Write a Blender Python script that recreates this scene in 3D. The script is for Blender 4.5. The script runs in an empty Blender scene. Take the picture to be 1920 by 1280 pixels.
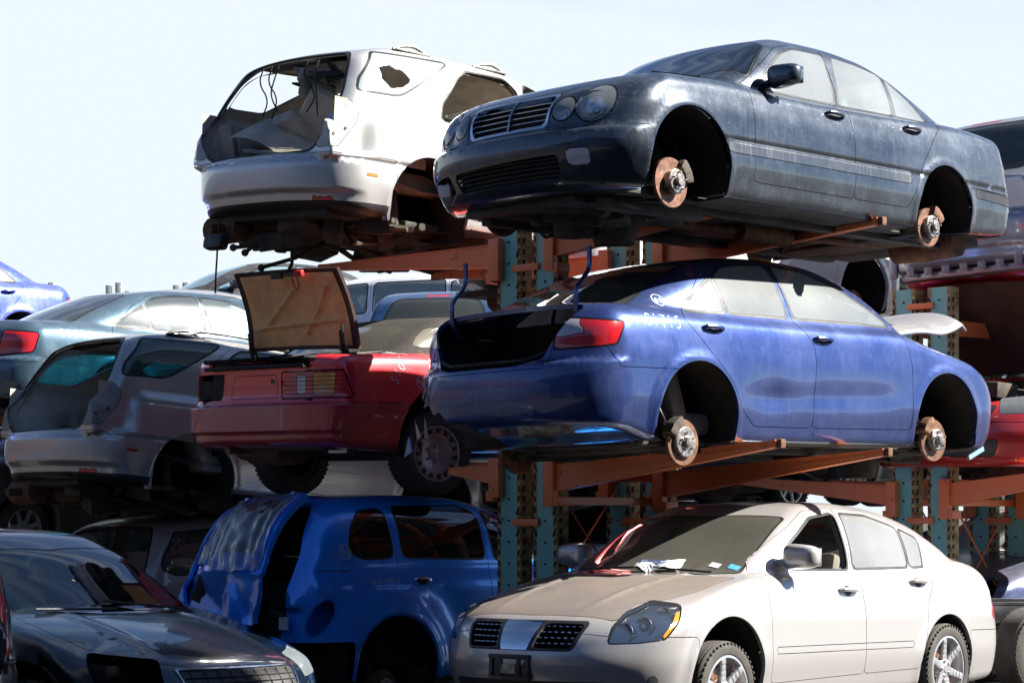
import bpy, bmesh, math, random
import numpy as np
from mathutils import Vector, Matrix, Euler
S = bpy.context.scene
COL = S.collection
R = math.radians
# ------------------------------------------------------------------ camera
Z0 = 1.47                       # height of the camera above the ground
F_PX, HZ = 4500.0, 960.0        # focal length and horizon row, in pixels of the 1920x1280 photograph
cam_d = bpy.data.cameras.new('camera'); cam = bpy.data.objects.new('camera', cam_d); COL.objects.link(cam)
cam.location = (0, 0, Z0); cam.rotation_euler = (R(90), 0, 0)
cam_d.sensor_fit = 'HORIZONTAL'; cam_d.sensor_width = 36.0; cam_d.lens = 36.0 * F_PX / 1920
cam_d.shift_y = (HZ - 640) / 1920; cam_d.clip_start = .5; cam_d.clip_end = 2500
S.camera = cam
# ------------------------------------------------------------------ light
w = bpy.data.worlds.new('World'); S.world = w; w.use_nodes = True
SUN_AZ, SUN_EL = R(-3), R(40)    # azimuth measured from +X towards +Y
nt = w.node_tree; nt.nodes.clear()
sky = nt.nodes.new('ShaderNodeTexSky'); sky.sky_type = 'NISHITA'; sky.sun_disc = False
sky.sun_elevation = SUN_EL; sky.sun_rotation = math.pi / 2 - SUN_AZ
sky.air_density = .55; sky.dust_density = .1; sky.ozone_density = 4.0; sky.altitude = 10
bg = nt.nodes.new('ShaderNodeBackground'); bg.inputs[1].default_value = .050; HAZE = (4.75, 5.25, 5.6, 1)
out = nt.nodes.new('ShaderNodeOutputWorld')
tc = nt.nodes.new('ShaderNodeTexCoord'); mp = nt.nodes.new('ShaderNodeMapping'); mp.inputs['Scale'].default_value = (1.5, 1.5, 7)
cn = nt.nodes.new('ShaderNodeTexNoise'); cn.inputs['Scale'].default_value = 2.2; cn.inputs['Detail'].default_value = 6; cn.inputs['Roughness'].default_value = .55
def wn(t, **k):
    n = nt.nodes.new('ShaderNode' + t)
    for a, v in k.items(): setattr(n, a, v)
    return n
sx = wn('SeparateXYZ'); lo = wn('MapRange', interpolation_type='SMOOTHSTEP'); cm = wn('MapRange', interpolation_type='SMOOTHSTEP'); ad = wn('Math', operation='ADD', use_clamp=True); dx = wn('MapRange', interpolation_type='SMOOTHSTEP'); mu = wn('Math', operation='MULTIPLY')
mx = wn('MixRGB'); mx.inputs[2].default_value = HAZE
L = nt.links.new
L(tc.outputs['Generated'], sx.inputs[0]); L(tc.outputs['Generated'], mp.inputs['Vector']); L(mp.outputs[0], cn.inputs['Vector'])
for a, v in zip((1, 2, 3, 4), (.16, .38, 1.0, .0)): lo.inputs[a].default_value = v        # thin bright haze low in the sky
for a, v in zip((1, 2, 3, 4), (.42, .72, .0, .35)): cm.inputs[a].default_value = v       # faint cloud streaks
for a, v in zip((1, 2, 3, 4), (.0, .75, .0, 1.)): dx.inputs[a].default_value = v        # haze kept to the sky ahead of the camera
L(sx.outputs[2], lo.inputs[0]); L(cn.outputs[0], cm.inputs[0]); L(lo.outputs[0], ad.inputs[0]); L(cm.outputs[0], ad.inputs[1]); L(sx.outputs[1], dx.inputs[0]); L(ad.outputs[0], mu.inputs[0]); L(dx.outputs[0], mu.inputs[1])
L(mu.outputs[0], mx.inputs[0]); L(sky.outputs[0], mx.inputs[1]); L(mx.outputs[0], bg.inputs[0]); L(bg.outputs[0], out.inputs[0])
sd = bpy.data.lights.new('sun', 'SUN'); sd.energy = 5.0; sd.angle = R(.5); sd.color = (1, .955, .88)
so = bpy.data.objects.new('sun', sd); COL.objects.link(so)
sv = Vector((math.cos(SUN_AZ) * math.cos(SUN_EL), math.sin(SUN_AZ) * math.cos(SUN_EL), math.sin(SUN_EL)))
so.rotation_euler = sv.to_track_quat('Z', 'Y').to_euler(); so.location = sv * 30
S.view_settings.view_transform = 'Standard'; S.view_settings.look = 'None'
S.view_settings.exposure = 1.88; S.view_settings.gamma = 1
S.render.engine = 'CYCLES'; S.cycles.max_bounces = 10; S.cycles.transparent_max_bounces = 12
random.seed(7); RNG = np.random.RandomState(5)

# ------------------------------------------------------------------ materials
def mat(name):
    m = bpy.data.materials.new(name); m.use_nodes = True
    m.node_tree.nodes.clear(); return m
class NT:
    def __init__(s, m):
        s.t = m.node_tree; s.o = s.t.nodes.new('ShaderNodeOutputMaterial')
        s.c = s.t.nodes.new('ShaderNodeTexCoord').outputs['Object']
    def n(s, typ, **k):
        n = s.t.nodes.new('ShaderNode' + typ)
        for a, v in k.items():
            if a[0] == '_': setattr(n, a[1:], v)
            else:
                key = int(a[1:]) if a[0] == 'i' and a[1:].isdigit() else a.replace('_', ' ')
                s.set(n.inputs[key], v)
        return n
    def set(s, i, v):
        if hasattr(v, 'is_output') or isinstance(v, bpy.types.NodeSocket): s.t.links.new(v, i)
        else: i.default_value = v
    def noise(s, scale, detail=4, rough=.55, vec=None, stretch=None):
        v = vec or s.c
        if stretch: v = s.n('Mapping', Vector=v, Scale=stretch).outputs[0]
        return s.n('TexNoise', Vector=v, Scale=scale, Detail=detail, Roughness=rough).outputs[0]
    def ramp(s, f, a, b, ca=0., cb=1.):
        r = s.n('MapRange', Value=f, From_Min=a, From_Max=b, To_Min=ca, To_Max=cb); r.interpolation_type = 'SMOOTHSTEP'
        return r.outputs[0]
    def mix(s, f, a, b):
        n = s.n('MixRGB'); s.set(n.inputs[0], f)
        for i, c in ((1, a), (2, b)): s.set(n.inputs[i], c if not isinstance(c, tuple) else (*c[:3], 1))
        return n.outputs[0]
    def math(s, op, a, b=0.):
        n = s.n('Math', _operation=op); s.set(n.inputs[0], a); s.set(n.inputs[1], b); n.use_clamp = False
        return n.outputs[0]
    def bump(s, h, strength=.2, dist=.01):
        return s.n('Bump', Height=h, Strength=strength, Distance=dist).outputs[0]
    def out(s, sh): s.t.links.new(sh, s.o.inputs[0])
def c4(c): return (c[0], c[1], c[2], 1)
def paint(name, col, metallic=.35, rough=.35, dust=.25, dustcol=(.45, .42, .38), coat=1., streak=.3, scratch=.3, rust=0, up=.6):
    """weathered car paint: colour coat, clear coat, dust lying on it, rain streaks, fine scratches"""
    m = mat(name); t = NT(m)
    n1 = t.noise(1.7, 6, .6); n2 = t.noise(9, 5, .65)
    st = t.noise(14, 4, .6, stretch=(3.5, 3.5, .16))
    d = t.math('ADD', t.math('MULTIPLY', t.ramp(n1, .35, .7), dust * .6), t.math('MULTIPLY', t.ramp(n2, .4, .75), dust * .4))
    d = t.math('ADD', d, t.math('MULTIPLY', t.ramp(st, .5, .72), streak * .35))
    geo = t.n('NewGeometry'); sep = t.n('SeparateXYZ', Vector=geo.outputs['Normal'])
    d = t.math('ADD', d, t.math('MULTIPLY', t.ramp(sep.outputs[2], .35, .95), up * dust))
    sc = t.n('TexNoise', Vector=t.n('Mapping', Vector=t.c, Rotation=(.3, .5, .2), Scale=(2, 2, 26)).outputs[0], Scale=9., Detail=3., Roughness=.7).outputs[0]
    sc = t.math('MULTIPLY', t.ramp(sc, .66, .7), scratch)
    d = t.n('Clamp', Value=t.math('ADD', d, t.math('MULTIPLY', sc, .35))).outputs[0]
    base = t.mix(d, c4(col), c4(dustcol))
    if rust:
        rn = t.math('MULTIPLY', t.ramp(t.noise(6, 8, .7), .62, .66), rust)
        base = t.mix(rn, base, (.17, .07, .03, 1))
    p = t.n('BsdfPrincipled', Base_Color=base, Metallic=t.math('MULTIPLY', t.math('SUBTRACT', 1., t.math('MULTIPLY', d, .45)), metallic),
            Roughness=t.n('Clamp', Value=t.math('ADD', rough, t.math('MULTIPLY', d, .45))).outputs[0],
            Coat_Weight=t.math('MULTIPLY', t.n('Clamp', Value=t.math('SUBTRACT', 1., t.math('MULTIPLY', d, 1.3))).outputs[0], coat),
            Coat_Roughness=t.math('ADD', .035, t.math('MULTIPLY', d, .35)),
            Normal=t.bump(t.noise(2.2, 3), .10, .012))
    p.inputs['Coat IOR'].default_value = 1.55
    t.out(p.outputs[0]); return m
def solid(name, col, rough=.6, metallic=0., var=.35, scale=12, bump=.3, spec=.4, col2=None, bd=.004):
    m = mat(name); t = NT(m)
    n = t.noise(scale, 6, .62)
    c2 = col2 or tuple(c * (1 - var) for c in col)
    base = t.mix(t.ramp(n, .3, .7), c4(c2), c4(col))
    p = t.n('BsdfPrincipled', Base_Color=base, Metallic=metallic, Roughness=t.ramp(t.noise(scale * .6, 4), .2, .8, max(rough - .12, .03), min(rough + .12, 1)),
            Normal=t.bump(t.noise(scale * 3, 4), bump, bd))
    p.inputs['Specular IOR Level'].default_value = spec
    t.out(p.outputs[0]); return m
def glass(name, tint=(.55, .62, .6), dust=.2, dustcol=(.75, .75, .7), refl=1., rough=.02, trans=1.):
    """thin tinted window glass: fresnel reflection over see-through tint, with dust lying on it"""
    m = mat(name); t = NT(m)
    fr = t.n('Fresnel', IOR=1.55).outputs[0]
    g = t.n('BsdfGlossy', Color=(refl, refl, refl, 1), Roughness=rough)
    tr = t.n('BsdfTransparent', Color=c4(tint))
    mx_ = t.n('MixShader'); t.set(mx_.inputs[0], t.math('MULTIPLY', fr, 1.5)); t.set(mx_.inputs[1], tr.outputs[0]); t.set(mx_.inputs[2], g.outputs[0])
    df = t.n('BsdfDiffuse', Color=c4(dustcol)); tl = t.n('BsdfTranslucent', Color=c4(dustcol))
    dd = t.n('MixShader', Fac=.35); t.set(dd.inputs[1], df.outputs[0]); t.set(dd.inputs[2], tl.outputs[0])
    n = t.math('ADD', t.ramp(t.noise(1.4, 3, .5), .25, .75, dust * .7, dust), t.math('MULTIPLY', t.ramp(t.noise(16, 4, .6, stretch=(4, 4, .2)), .5, .75), dust * .10))
    gl2 = t.n('BsdfGlossy', Color=(.8, .8, .8, 1), Roughness=.30); d3 = t.n('MixShader', Fac=.10); t.set(d3.inputs[1], dd.outputs[0]); t.set(d3.inputs[2], gl2.outputs[0]); dd = d3
    m2 = t.n('MixShader'); t.set(m2.inputs[0], t.n('Clamp', Value=n).outputs[0]); t.set(m2.inputs[1], mx_.outputs[0]); t.set(m2.inputs[2], dd.outputs[0])
    t.out(m2.outputs[0]); return m
def lens(name, col, rough=.06, ribs=60, metallic=0., axis=0):
    """moulded lamp lens with fine vertical flutes"""
    m = mat(name); t = NT(m)
    wv = t.n('TexWave', Vector=t.c, Scale=float(ribs)); wv.bands_direction = 'XYZ'[axis]
    base = t.mix(t.ramp(t.noise(5, 3), .3, .7), c4(tuple(c * .6 for c in col)), c4(col))
    p = t.n('BsdfPrincipled', Base_Color=base, Roughness=rough + .1, Metallic=metallic, Coat_Weight=1., Coat_Roughness=rough, Normal=t.bump(wv.outputs[0], .25, .003))
    t.out(p.outputs[0]); return m
M = {}
M['black'] = solid('black_plastic', (.022, .022, .024), .45, spec=.5)
M['rubber'] = solid('rubber', (.018, .018, .018), .7, spec=.3)
M['tyre'] = solid('tyre', (.03, .028, .026), .8, col2=(.06, .055, .048), scale=6)
M['dark'] = solid('dirty_underbody', (.03, .026, .022), .8, col2=(.07, .055, .04), scale=9, bump=.6)
M['under'] = solid('underbody_coat', (.022, .022, .022), .7, col2=(.055, .05, .042), scale=5, bump=.5)
M['rusty'] = solid('rusty_steel', (.20, .10, .055), .8, .2, col2=(.09, .045, .028), scale=14, bump=.6)
M['disc'] = solid('brake_disc_rust', (.24, .12, .075), .5, .5, col2=(.10, .055, .04), scale=22)
M['steel'] = solid('bare_steel', (.42, .40, .38), .40, .8, col2=(.16, .13, .11), scale=26)
M['alloy'] = solid('alloy', (.55, .55, .56), .3, .75, var=.2, scale=8)
M['chrome'] = solid('chrome', (.75, .77, .8), .12, 1., var=.12, scale=6, bump=.05)
M['well'] = solid('wheel_well_liner', (.015, .014, .013), .85, col2=(.035, .03, .026), scale=7, bump=.5)
M['trim'] = solid('window_seal', (.012, .012, .013), .5)
M['beige_in'] = solid('beige_trim', (.52, .45, .36), .6, col2=(.36, .30, .24), scale=7)
M['grey_in'] = solid('grey_trim', (.30, .29, .265), .7, col2=(.19, .185, .17), scale=7)
M['black_in'] = solid('black_trim', (.03, .03, .032), .7)
M['chalk'] = solid('chalk', (.75, .78, .85), .9, scale=90, col2=(.45, .48, .55))
M['chalk_y'] = solid('chalk_yellow', (.75, .80, .30), .9, scale=90)
M['red_lens'] = lens('red_lamp_lens', (.68, .014, .02))
M['white_lens'] = lens('white_lamp_lens', (.62, .62, .68))
M['amber_lens'] = lens('amber_lamp_lens', (.9, .33, .03))
M['teal_steel'] = None

# ------------------------------------------------------------------ scene object helpers
def mesh_obj(name, V, Fc, m, parent=None, nrm=None, smooth=True, label=None, extra=None, mi=None):
    me = bpy.data.meshes.new(name)
    me.from_pydata([tuple(map(float, v)) for v in V], [], [tuple(int(i) for i in f) for f in Fc])
    if isinstance(m, (list, tuple)):
        for q in m: me.materials.append(q)
        if mi is not None: me.polygons.foreach_set('material_index', np.array(mi, dtype=np.int32))
    elif m: me.materials.append(m)
    if smooth: me.polygons.foreach_set('use_smooth', [True] * len(me.polygons))
    if nrm is not None:
        me.normals_split_custom_set(nrm)
    me.update()
    o = bpy.data.objects.new(name, me); COL.objects.link(o)
    if parent: o.parent = parent
    if label: o['label'] = label
    return o
def thing(name, label, cat, loc=(0, 0, 0), rot=None, group=None):
    o = bpy.data.objects.new(name, None); COL.objects.link(o); o.empty_display_size = .2
    o.location = loc
    if rot is not None: o.rotation_euler = rot
    o['label'] = label; o['category'] = cat
    if group: o['group'] = group
    return o
def tag(o, label, cat, group=None):
    o['label'] = label; o['category'] = cat
    if group: o['group'] = group
    return o
def structure(o, kind='structure'): o['kind'] = kind; return o
class MB:
    """collects shapes into one mesh"""
    def __init__(s): s.V = []; s.F = []; s.sm = []
    def add(s, V, Fc, sm=True):
        b = len(s.V); s.V += [tuple(v) for v in V]; s.F += [tuple(i + b for i in f) for f in Fc]; s.sm += [sm] * len(Fc); return s
    def box(s, c, d, rot=None, bev=0.):
        hx, hy, hz = d[0] / 2, d[1] / 2, d[2] / 2
        if bev > 0:
            bm = bmesh.new(); bmesh.ops.create_cube(bm, size=1)
            for v in bm.verts: v.co = Vector((v.co.x * d[0], v.co.y * d[1], v.co.z * d[2]))
            bmesh.ops.bevel(bm, geom=bm.edges[:], offset=min(bev, min(d) * .45), segments=2, affect='EDGES', profile=.6)
            V = [v.co.copy() for v in bm.verts]; Fc = [[v.index for v in f.verts] for f in bm.faces]; bm.free()
        else:
            V = [Vector((x, y, z)) for x in (-hx, hx) for y in (-hy, hy) for z in (-hz, hz)]
            Fc = [(0, 1, 3, 2), (4, 6, 7, 5), (0, 4, 5, 1), (2, 3, 7, 6), (0, 2, 6, 4), (1, 5, 7, 3)]
        m_ = Euler(rot).to_matrix() if rot is not None else Matrix.Identity(3)
        return s.add([m_ @ v + Vector(c) for v in V], Fc, bev > 0)
    def tube(s, pts, r, n=8, cap=True, flat=None):
        pts = [Vector(p) for p in pts]; rr = r if hasattr(r, '__len__') else [r] * len(pts)
        V = []; up = Vector((0, 0, 1)); px = None
        for i, p in enumerate(pts):
            t = (pts[min(i + 1, len(pts) - 1)] - pts[max(i - 1, 0)]).normalized()
            if px is None: px = t.orthogonal().normalized() if abs(t.z) > .95 else t.cross(up).normalized()
            px = (px - t * px.dot(t)).normalized(); py = t.cross(px)
            for k in range(n):
                a = 2 * math.pi * k / n; V.append(p + (px * math.cos(a) + py * math.sin(a) * (flat or 1)) * rr[i])
        Fc = [(i * n + k, i * n + (k + 1) % n, (i + 1) * n + (k + 1) % n, (i + 1) * n + k) for i in range(len(pts) - 1) for k in range(n)]
        if cap: Fc += [tuple(range(n))[::-1], tuple((len(pts) - 1) * n + k for k in range(n))]
        return s.add(V, Fc)
    def lathe(s, prof, n=32, c=(0, 0, 0), axis='y', a0=0, a1=2 * math.pi, close=False):
        """prof: (radius, along axis)"""
        full = abs(a1 - a0 - 2 * math.pi) < 1e-6; m_ = n if full else n + 1; V = []
        for r_, h in prof:
            for k in range(m_):
                a = a0 + (a1 - a0) * k / n; u, v = r_ * math.cos(a), r_ * math.sin(a)
                V.append({'y': (c[0] + u, c[1] + h, c[2] + v), 'z': (c[0] + u, c[1] + v, c[2] + h), 'x': (c[0] + h, c[1] + u, c[2] + v)}[axis])
        Fc = []
        for i in range(len(prof) - 1):
            for k in range(n if full else n):
                k2 = (k + 1) % m_ if full else k + 1
                Fc.append((i * m_ + k, i * m_ + k2, (i + 1) * m_ + k2, (i + 1) * m_ + k))
        return s.add(V, Fc)
    def prism(s, poly, h0, h1, ax='y', sm=False):
        """2D polygon extruded along an axis"""
        n = len(poly)
        def q(u, v, h): return {'y': (u, h, v), 'z': (u, v, h), 'x': (h, u, v)}[ax]
        V = [q(u, v, h0) for u, v in poly] + [q(u, v, h1) for u, v in poly]
        Fc = [tuple(range(n)), tuple(range(2 * n - 1, n - 1, -1))] + [(i, i + n, (i + 1) % n + n, (i + 1) % n) for i in range(n)]
        return s.add(V, Fc, sm)
    def ball(s, c, r, n=12, rot=None):
        V = []; r = r if hasattr(r, '__len__') else (r, r, r); m_ = Euler(rot).to_matrix() if rot is not None else Matrix.Identity(3)
        for i in range(n // 2 + 1):
            ph = math.pi * i / (n // 2)
            for k in range(n):
                a = 2 * math.pi * k / n
                V.append(m_ @ Vector((r[0] * math.sin(ph) * math.cos(a), r[1] * math.sin(ph) * math.sin(a), r[2] * math.cos(ph))) + Vector(c))
        Fc = [(i * n + k, (i + 1) * n + k, (i + 1) * n + (k + 1) % n, i * n + (k + 1) % n) for i in range(n // 2) for k in range(n)]
        return s.add(V, Fc)
    def grid(s, fn, nu, nv):
        V = [fn(i / nu, j / nv) for i in range(nu + 1) for j in range(nv + 1)]
        Fc = [(i * (nv + 1) + j, (i + 1) * (nv + 1) + j, (i + 1) * (nv + 1) + j + 1, i * (nv + 1) + j + 1) for i in range(nu) for j in range(nv)]
        return s.add(V, Fc)
    def jitter(s, a, seed=1):
        r = random.Random(seed); d = {}
        for i, v in enumerate(s.V):
            k = (round(v[0], 3), round(v[1], 3), round(v[2], 3))
            if k not in d: d[k] = (r.uniform(-a, a), r.uniform(-a, a), r.uniform(-a, a))
            s.V[i] = tuple(v[q] + d[k][q] for q in range(3))
        return s
    def mir(s):
        n = len(s.V); s.V += [(v[0], -v[1], v[2]) for v in s.V]; s.F += [tuple(i + n for i in f)[::-1] for f in s.F]; s.sm += s.sm; return s
    def build(s, name, m, parent=None, label=None, flip=False):
        me = bpy.data.meshes.new(name); me.from_pydata([tuple(map(float, v)) for v in s.V], [], s.F); me.materials.append(m)
        bm = bmesh.new(); bm.from_mesh(me); bmesh.ops.remove_doubles(bm, verts=bm.verts, dist=1e-5); bmesh.ops.recalc_face_normals(bm, faces=bm.faces)
        for f in bm.faces: f.smooth = True
        for e in bm.edges:
            if len(e.link_faces) == 2 and e.calc_face_angle(0) > .6: e.smooth = False
        bm.to_mesh(me); bm.free()
        o = bpy.data.objects.new(name, me); COL.objects.link(o)
        if parent: o.parent = parent
        if label: o['label'] = label
        return o

# ------------------------------------------------------------------ curves and 2D distance
def crv(*pts):
    """smooth monotone curve through points, constant beyond the ends"""
    a = np.array(sorted(pts), float); x, y = a[:, 0], a[:, 1]
    if len(x) == 1: return lambda q: np.full(np.shape(q), y[0])
    h = np.diff(x); dl = np.diff(y) / h; d = np.zeros(len(x))
    for i in range(1, len(x) - 1):
        if dl[i - 1] * dl[i] > 0:
            w1, w2 = 2 * h[i] + h[i - 1], h[i] + 2 * h[i - 1]; d[i] = (w1 + w2) / (w1 / dl[i - 1] + w2 / dl[i])
    d[0] = dl[0]; d[-1] = dl[-1]
    def f(q):
        q = np.clip(np.asarray(q, float), x[0], x[-1]); i = np.clip(np.searchsorted(x, q) - 1, 0, len(h) - 1)
        t = (q - x[i]) / h[i]; t2 = t * t; t3 = t2 * t
        return (2 * t3 - 3 * t2 + 1) * y[i] + (t3 - 2 * t2 + t) * h[i] * d[i] + (-2 * t3 + 3 * t2) * y[i + 1] + (t3 - t2) * h[i] * d[i + 1]
    return f
def smax(a, b, k):
    if k <= 0: return np.maximum(a, b)
    h = np.maximum(k - np.abs(a - b), 0) / k
    return np.maximum(a, b) + h * h * k * .25
def smin(a, b, k): return -smax(-a, -b, k)
def chaikin(p, n=2, closed=True):
    p = [tuple(q) for q in p]
    for _ in range(n):
        o = [] if closed else [p[0]]
        for i in range(len(p) if closed else len(p) - 1):
            a, b = p[i], p[(i + 1) % len(p)]
            o += [tuple(a[k] * .75 + b[k] * .25 for k in range(len(a))), tuple(a[k] * .25 + b[k] * .75 for k in range(len(a)))]
        if not closed: o.append(p[-1])
        p = o
    return p
def roundc(p, r):
    """round the corners of a polygon by a fixed radius"""
    if r is True or isinstance(r, int): r = {0: 0, 1: .03, 2: .028}[int(r)]
    if not r: return list(p)
    o = []; n = len(p); A = [np.array(q, float) for q in p]
    for i in range(n):
        a, b, c = A[i - 1], A[i], A[(i + 1) % n]; la, lc = np.linalg.norm(a - b), np.linalg.norm(c - b)
        if la < 1e-6 or lc < 1e-6: continue
        da, dc = (a - b) / la, (c - b) / lc; q = min(r, la * .45, lc * .45); s0, s1 = b + da * q, b + dc * q
        for t in (0, .25, .5, .75, 1): o.append(tuple(s0 * (1 - t) ** 2 + 2 * b * t * (1 - t) + s1 * t * t))
    return o
def sdpoly(poly, u, v):
    P = np.array(poly, float); d = np.full(u.shape, 1e9); s = np.ones(u.shape)
    n = len(P)
    for i in range(n):
        a = P[i]; b = P[i - 1]; e = b - a; wx = u - a[0]; wy = v - a[1]
        t = np.clip((wx * e[0] + wy * e[1]) / max(e @ e, 1e-12), 0, 1)
        bx = wx - e[0] * t; by = wy - e[1] * t; d = np.minimum(d, bx * bx + by * by)
        c1 = v >= a[1]; c2 = v < b[1]; c3 = e[0] * wy > e[1] * wx
        s = np.where((c1 & c2 & c3) | (~c1 & ~c2 & ~c3), -s, s)
    return s * np.sqrt(d)
def sdline(pts, u, v):
    P = np.array(pts, float); d = np.full(u.shape, 1e9)
    for a, b in zip(P[:-1], P[1:]):
        e = b - a; wx = u - a[0]; wy = v - a[1]; t = np.clip((wx * e[0] + wy * e[1]) / max(e @ e, 1e-12), 0, 1)
        d = np.minimum(d, np.hypot(wx - e[0] * t, wy - e[1] * t))
    return d

# ------------------------------------------------------------------ car body surface: smooth field -> mesh -> cut into panels
class Car:
    def __init__(s, **k):
        s.h = .032; s.rs = .10; s.rc = .10; s.rb = .06; s.rcab = .13; s.rj = .03; s.flare = .012; s.nl = 2.4
        s.pf = 2.6; s.pr = 2.6; s.kc = .9; s.bw = .22; s.br = .22; s.cr = .05; s.zc = .55; s.arch = []; s.extra = None; s.cabin = True; s.grow = 0.; s.clim = (-.7, 2.5)
        for a, b in k.items(): setattr(s, a, b)
        s.gap = {}
    def field(s, P):
        x, y, z = P[:, 0], P[:, 1], P[:, 2]; ay = np.abs(y)
        W = s.wp(x) - s.dw(z)
        for (ax_, az_, ar_) in s.arch:
            r = np.hypot(x - ax_, z - az_); W = W + s.flare * np.exp(-((r - ar_ - .012) / .045) ** 2)
        side = ay - W; yn = np.clip(ay / .9, 0, 1.25)
        top = z - (s.low(x) - s.cl(x) * yn ** s.nl)
        fr = (x - (s.XF(z) - s.af * yn ** s.pf)) * .9; re = ((s.XR(z) + s.ar * yn ** s.pr) - x) * .9
        f = smax(side, top, s.rs); f = smax(f, smax(fr, re, 0), s.rc); f = smax(f, s.zb(x) - z, s.rb)
        if s.cabin:
            w2 = np.clip((x - s.xc) / .6, 0, 1) * s.bw - np.clip((s.xc - x) / .6, 0, 1) * s.br
            rz = s.roof(x + w2 * y * y) - s.cr * y * y
            cs = (ay - (s.wc(x) - s.tum(z))); ct = (z - rz) * s.kc
            cab = smax(smax(ct, cs, s.rcab), s.zc - z, .02); cab = np.maximum(cab, np.maximum(s.clim[0] - x, x - s.clim[1]))
            f = smin(f, cab, s.rj)
        if s.extra: f = f + s.extra(x, y, z)
        return f + s.grow
    def grad(s, P, e=.0015):
        g = np.zeros_like(P)
        for k in range(3):
            d = np.zeros(3); d[k] = e; g[:, k] = (s.field(P + d) - s.field(P - d)) / (2 * e)
        return g
    def mesh(s):
        h = s.h; lo = np.array([s.x0 - .1, -1.04, s.z0 - .06]); hi = np.array([s.x1 + .1, 1.04, s.z1 + .08])
        n = np.ceil((hi - lo) / h).astype(int); n[1] += n[1] % 2
        ax = [lo[0] + h * np.arange(n[0] + 1), (np.arange(n[1] + 1) - n[1] / 2) * h, lo[2] + h * np.arange(n[2] + 1)]
        X, Y, Z = np.meshgrid(*ax, indexing='ij'); P = np.stack([X.ravel(), Y.ravel(), Z.ravel()], 1)
        f = s.field(P).reshape(X.shape); i_ = f < 0
        nx, ny, nz = n
        cnt = np.zeros((nx, ny, nz)); acc = np.zeros((nx, ny, nz, 3))
        Pg = P.reshape(*X.shape, 3)
        for d in range(3):
            sl0 = [slice(None)] * 3; sl1 = [slice(None)] * 3; sl0[d] = slice(0, -1); sl1[d] = slice(1, None)
            fa, fb = f[tuple(sl0)], f[tuple(sl1)]; c = (fa < 0) != (fb < 0)
            t = np.where(c, fa / np.where(fa - fb == 0, 1, fa - fb), 0)
            pt = Pg[tuple(sl0)] * (1 - t[..., None]) + Pg[tuple(sl1)] * t[..., None]
            o = [q for q in range(3) if q != d]
            for a in (0, 1):
                for b in (0, 1):
                    sl = [slice(None)] * 3
                    for q, v in zip(o, (a, b)): sl[q] = slice(v, v + n[q])
                    cc = c[tuple(sl)]; cnt += cc; acc += pt[tuple(sl)] * cc[..., None]
        act = cnt > 0; idx = -np.ones(act.shape, int); idx[act] = np.arange(act.sum())
        V = acc[act] / cnt[act][:, None]; Fc = []
        for d in range(3):
            sl0 = [slice(1, -1)] * 3; sl1 = [slice(1, -1)] * 3; sl0[d] = slice(0, -1); sl1[d] = slice(1, None)
            fa, fb = i_[tuple(sl0)], i_[tuple(sl1)]; ii = np.argwhere(fa != fb)
            if not len(ii): continue
            o = [(d + 1) % 3, (d + 2) % 3]; base = ii.copy()
            for q in o: base[:, q] += 1
            q4 = []
            for a, b in ((0, 0), (1, 0), (1, 1), (0, 1)):
                c = base.copy(); c[:, o[0]] -= 1 - a; c[:, o[1]] -= 1 - b; q4.append(idx[c[:, 0], c[:, 1], c[:, 2]])
            q4 = np.stack(q4, 1); ins = fa[tuple(ii.T)]
            q4[~ins] = q4[~ins][:, ::-1]; Fc.append(q4)
        Fc = np.concatenate(Fc)
        for _ in range(5):
            g = s.grad(V); fv = s.field(V); st = -fv[:, None] * g / np.maximum((g * g).sum(1), .2)[:, None]
            L = np.linalg.norm(st, axis=1); st *= np.minimum(1, .03 / np.maximum(L, 1e-9))[:, None]; V = V + st
        s.V = [tuple(v) for v in V]; s.F = [tuple(int(i) for i in q) for q in Fc]; s.T = ['body'] * len(s.F)
        return s
    def cut(s, sd, name, src=('body',), where=None):
        """split faces along sd = 0; what lies inside (sd < 0) becomes the part called name"""
        V = np.array(s.V); d = None; ids = [i for i, t in enumerate(s.T) if t in src]
        if not ids: return
        cen = (V[[s.F[i][0] for i in ids]] + V[[s.F[i][len(s.F[i]) // 2] for i in ids]]) * .5
        if where is not None:
            g = s.grad(cen); g /= np.linalg.norm(g, axis=1)[:, None]; ok = where(cen, g); ids = [i for i, o in zip(ids, ok) if o]
        if not ids: return
        d = sd(V); d = np.where(np.abs(d) < 2e-5, 2e-5, d); V = list(s.V); cache = {}
        newF = []; newT = []
        for i in ids:
            fc = s.F[i]; dd = [d[k] for k in fc]
            if max(dd) < 0: s.T[i] = name; continue
            if min(dd) > 0: continue
            A = []; B = []; n = len(fc)
            for k in range(n):
                a, b = fc[k], fc[(k + 1) % n]; da, db = d[a], d[b]
                (A if da < 0 else B).append(a)
                if (da < 0) != (db < 0):
                    key = (min(a, b), max(a, b))
                    if key not in cache:
                        t = da / (da - db); cache[key] = len(V); V.append(tuple(V[a][q] * (1 - t) + V[b][q] * t for q in range(3)))
                    A.append(cache[key]); B.append(cache[key])
            if len(A) > 2: newF.append(tuple(A)); newT.append(name)
            if len(B) > 2: newF.append(tuple(B)); newT.append(s.T[i])
            s.T[i] = None
        s.V = V; keep = [i for i, t in enumerate(s.T) if t is not None]
        s.F = [s.F[i] for i in keep] + newF; s.T = [s.T[i] for i in keep] + newT
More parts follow.
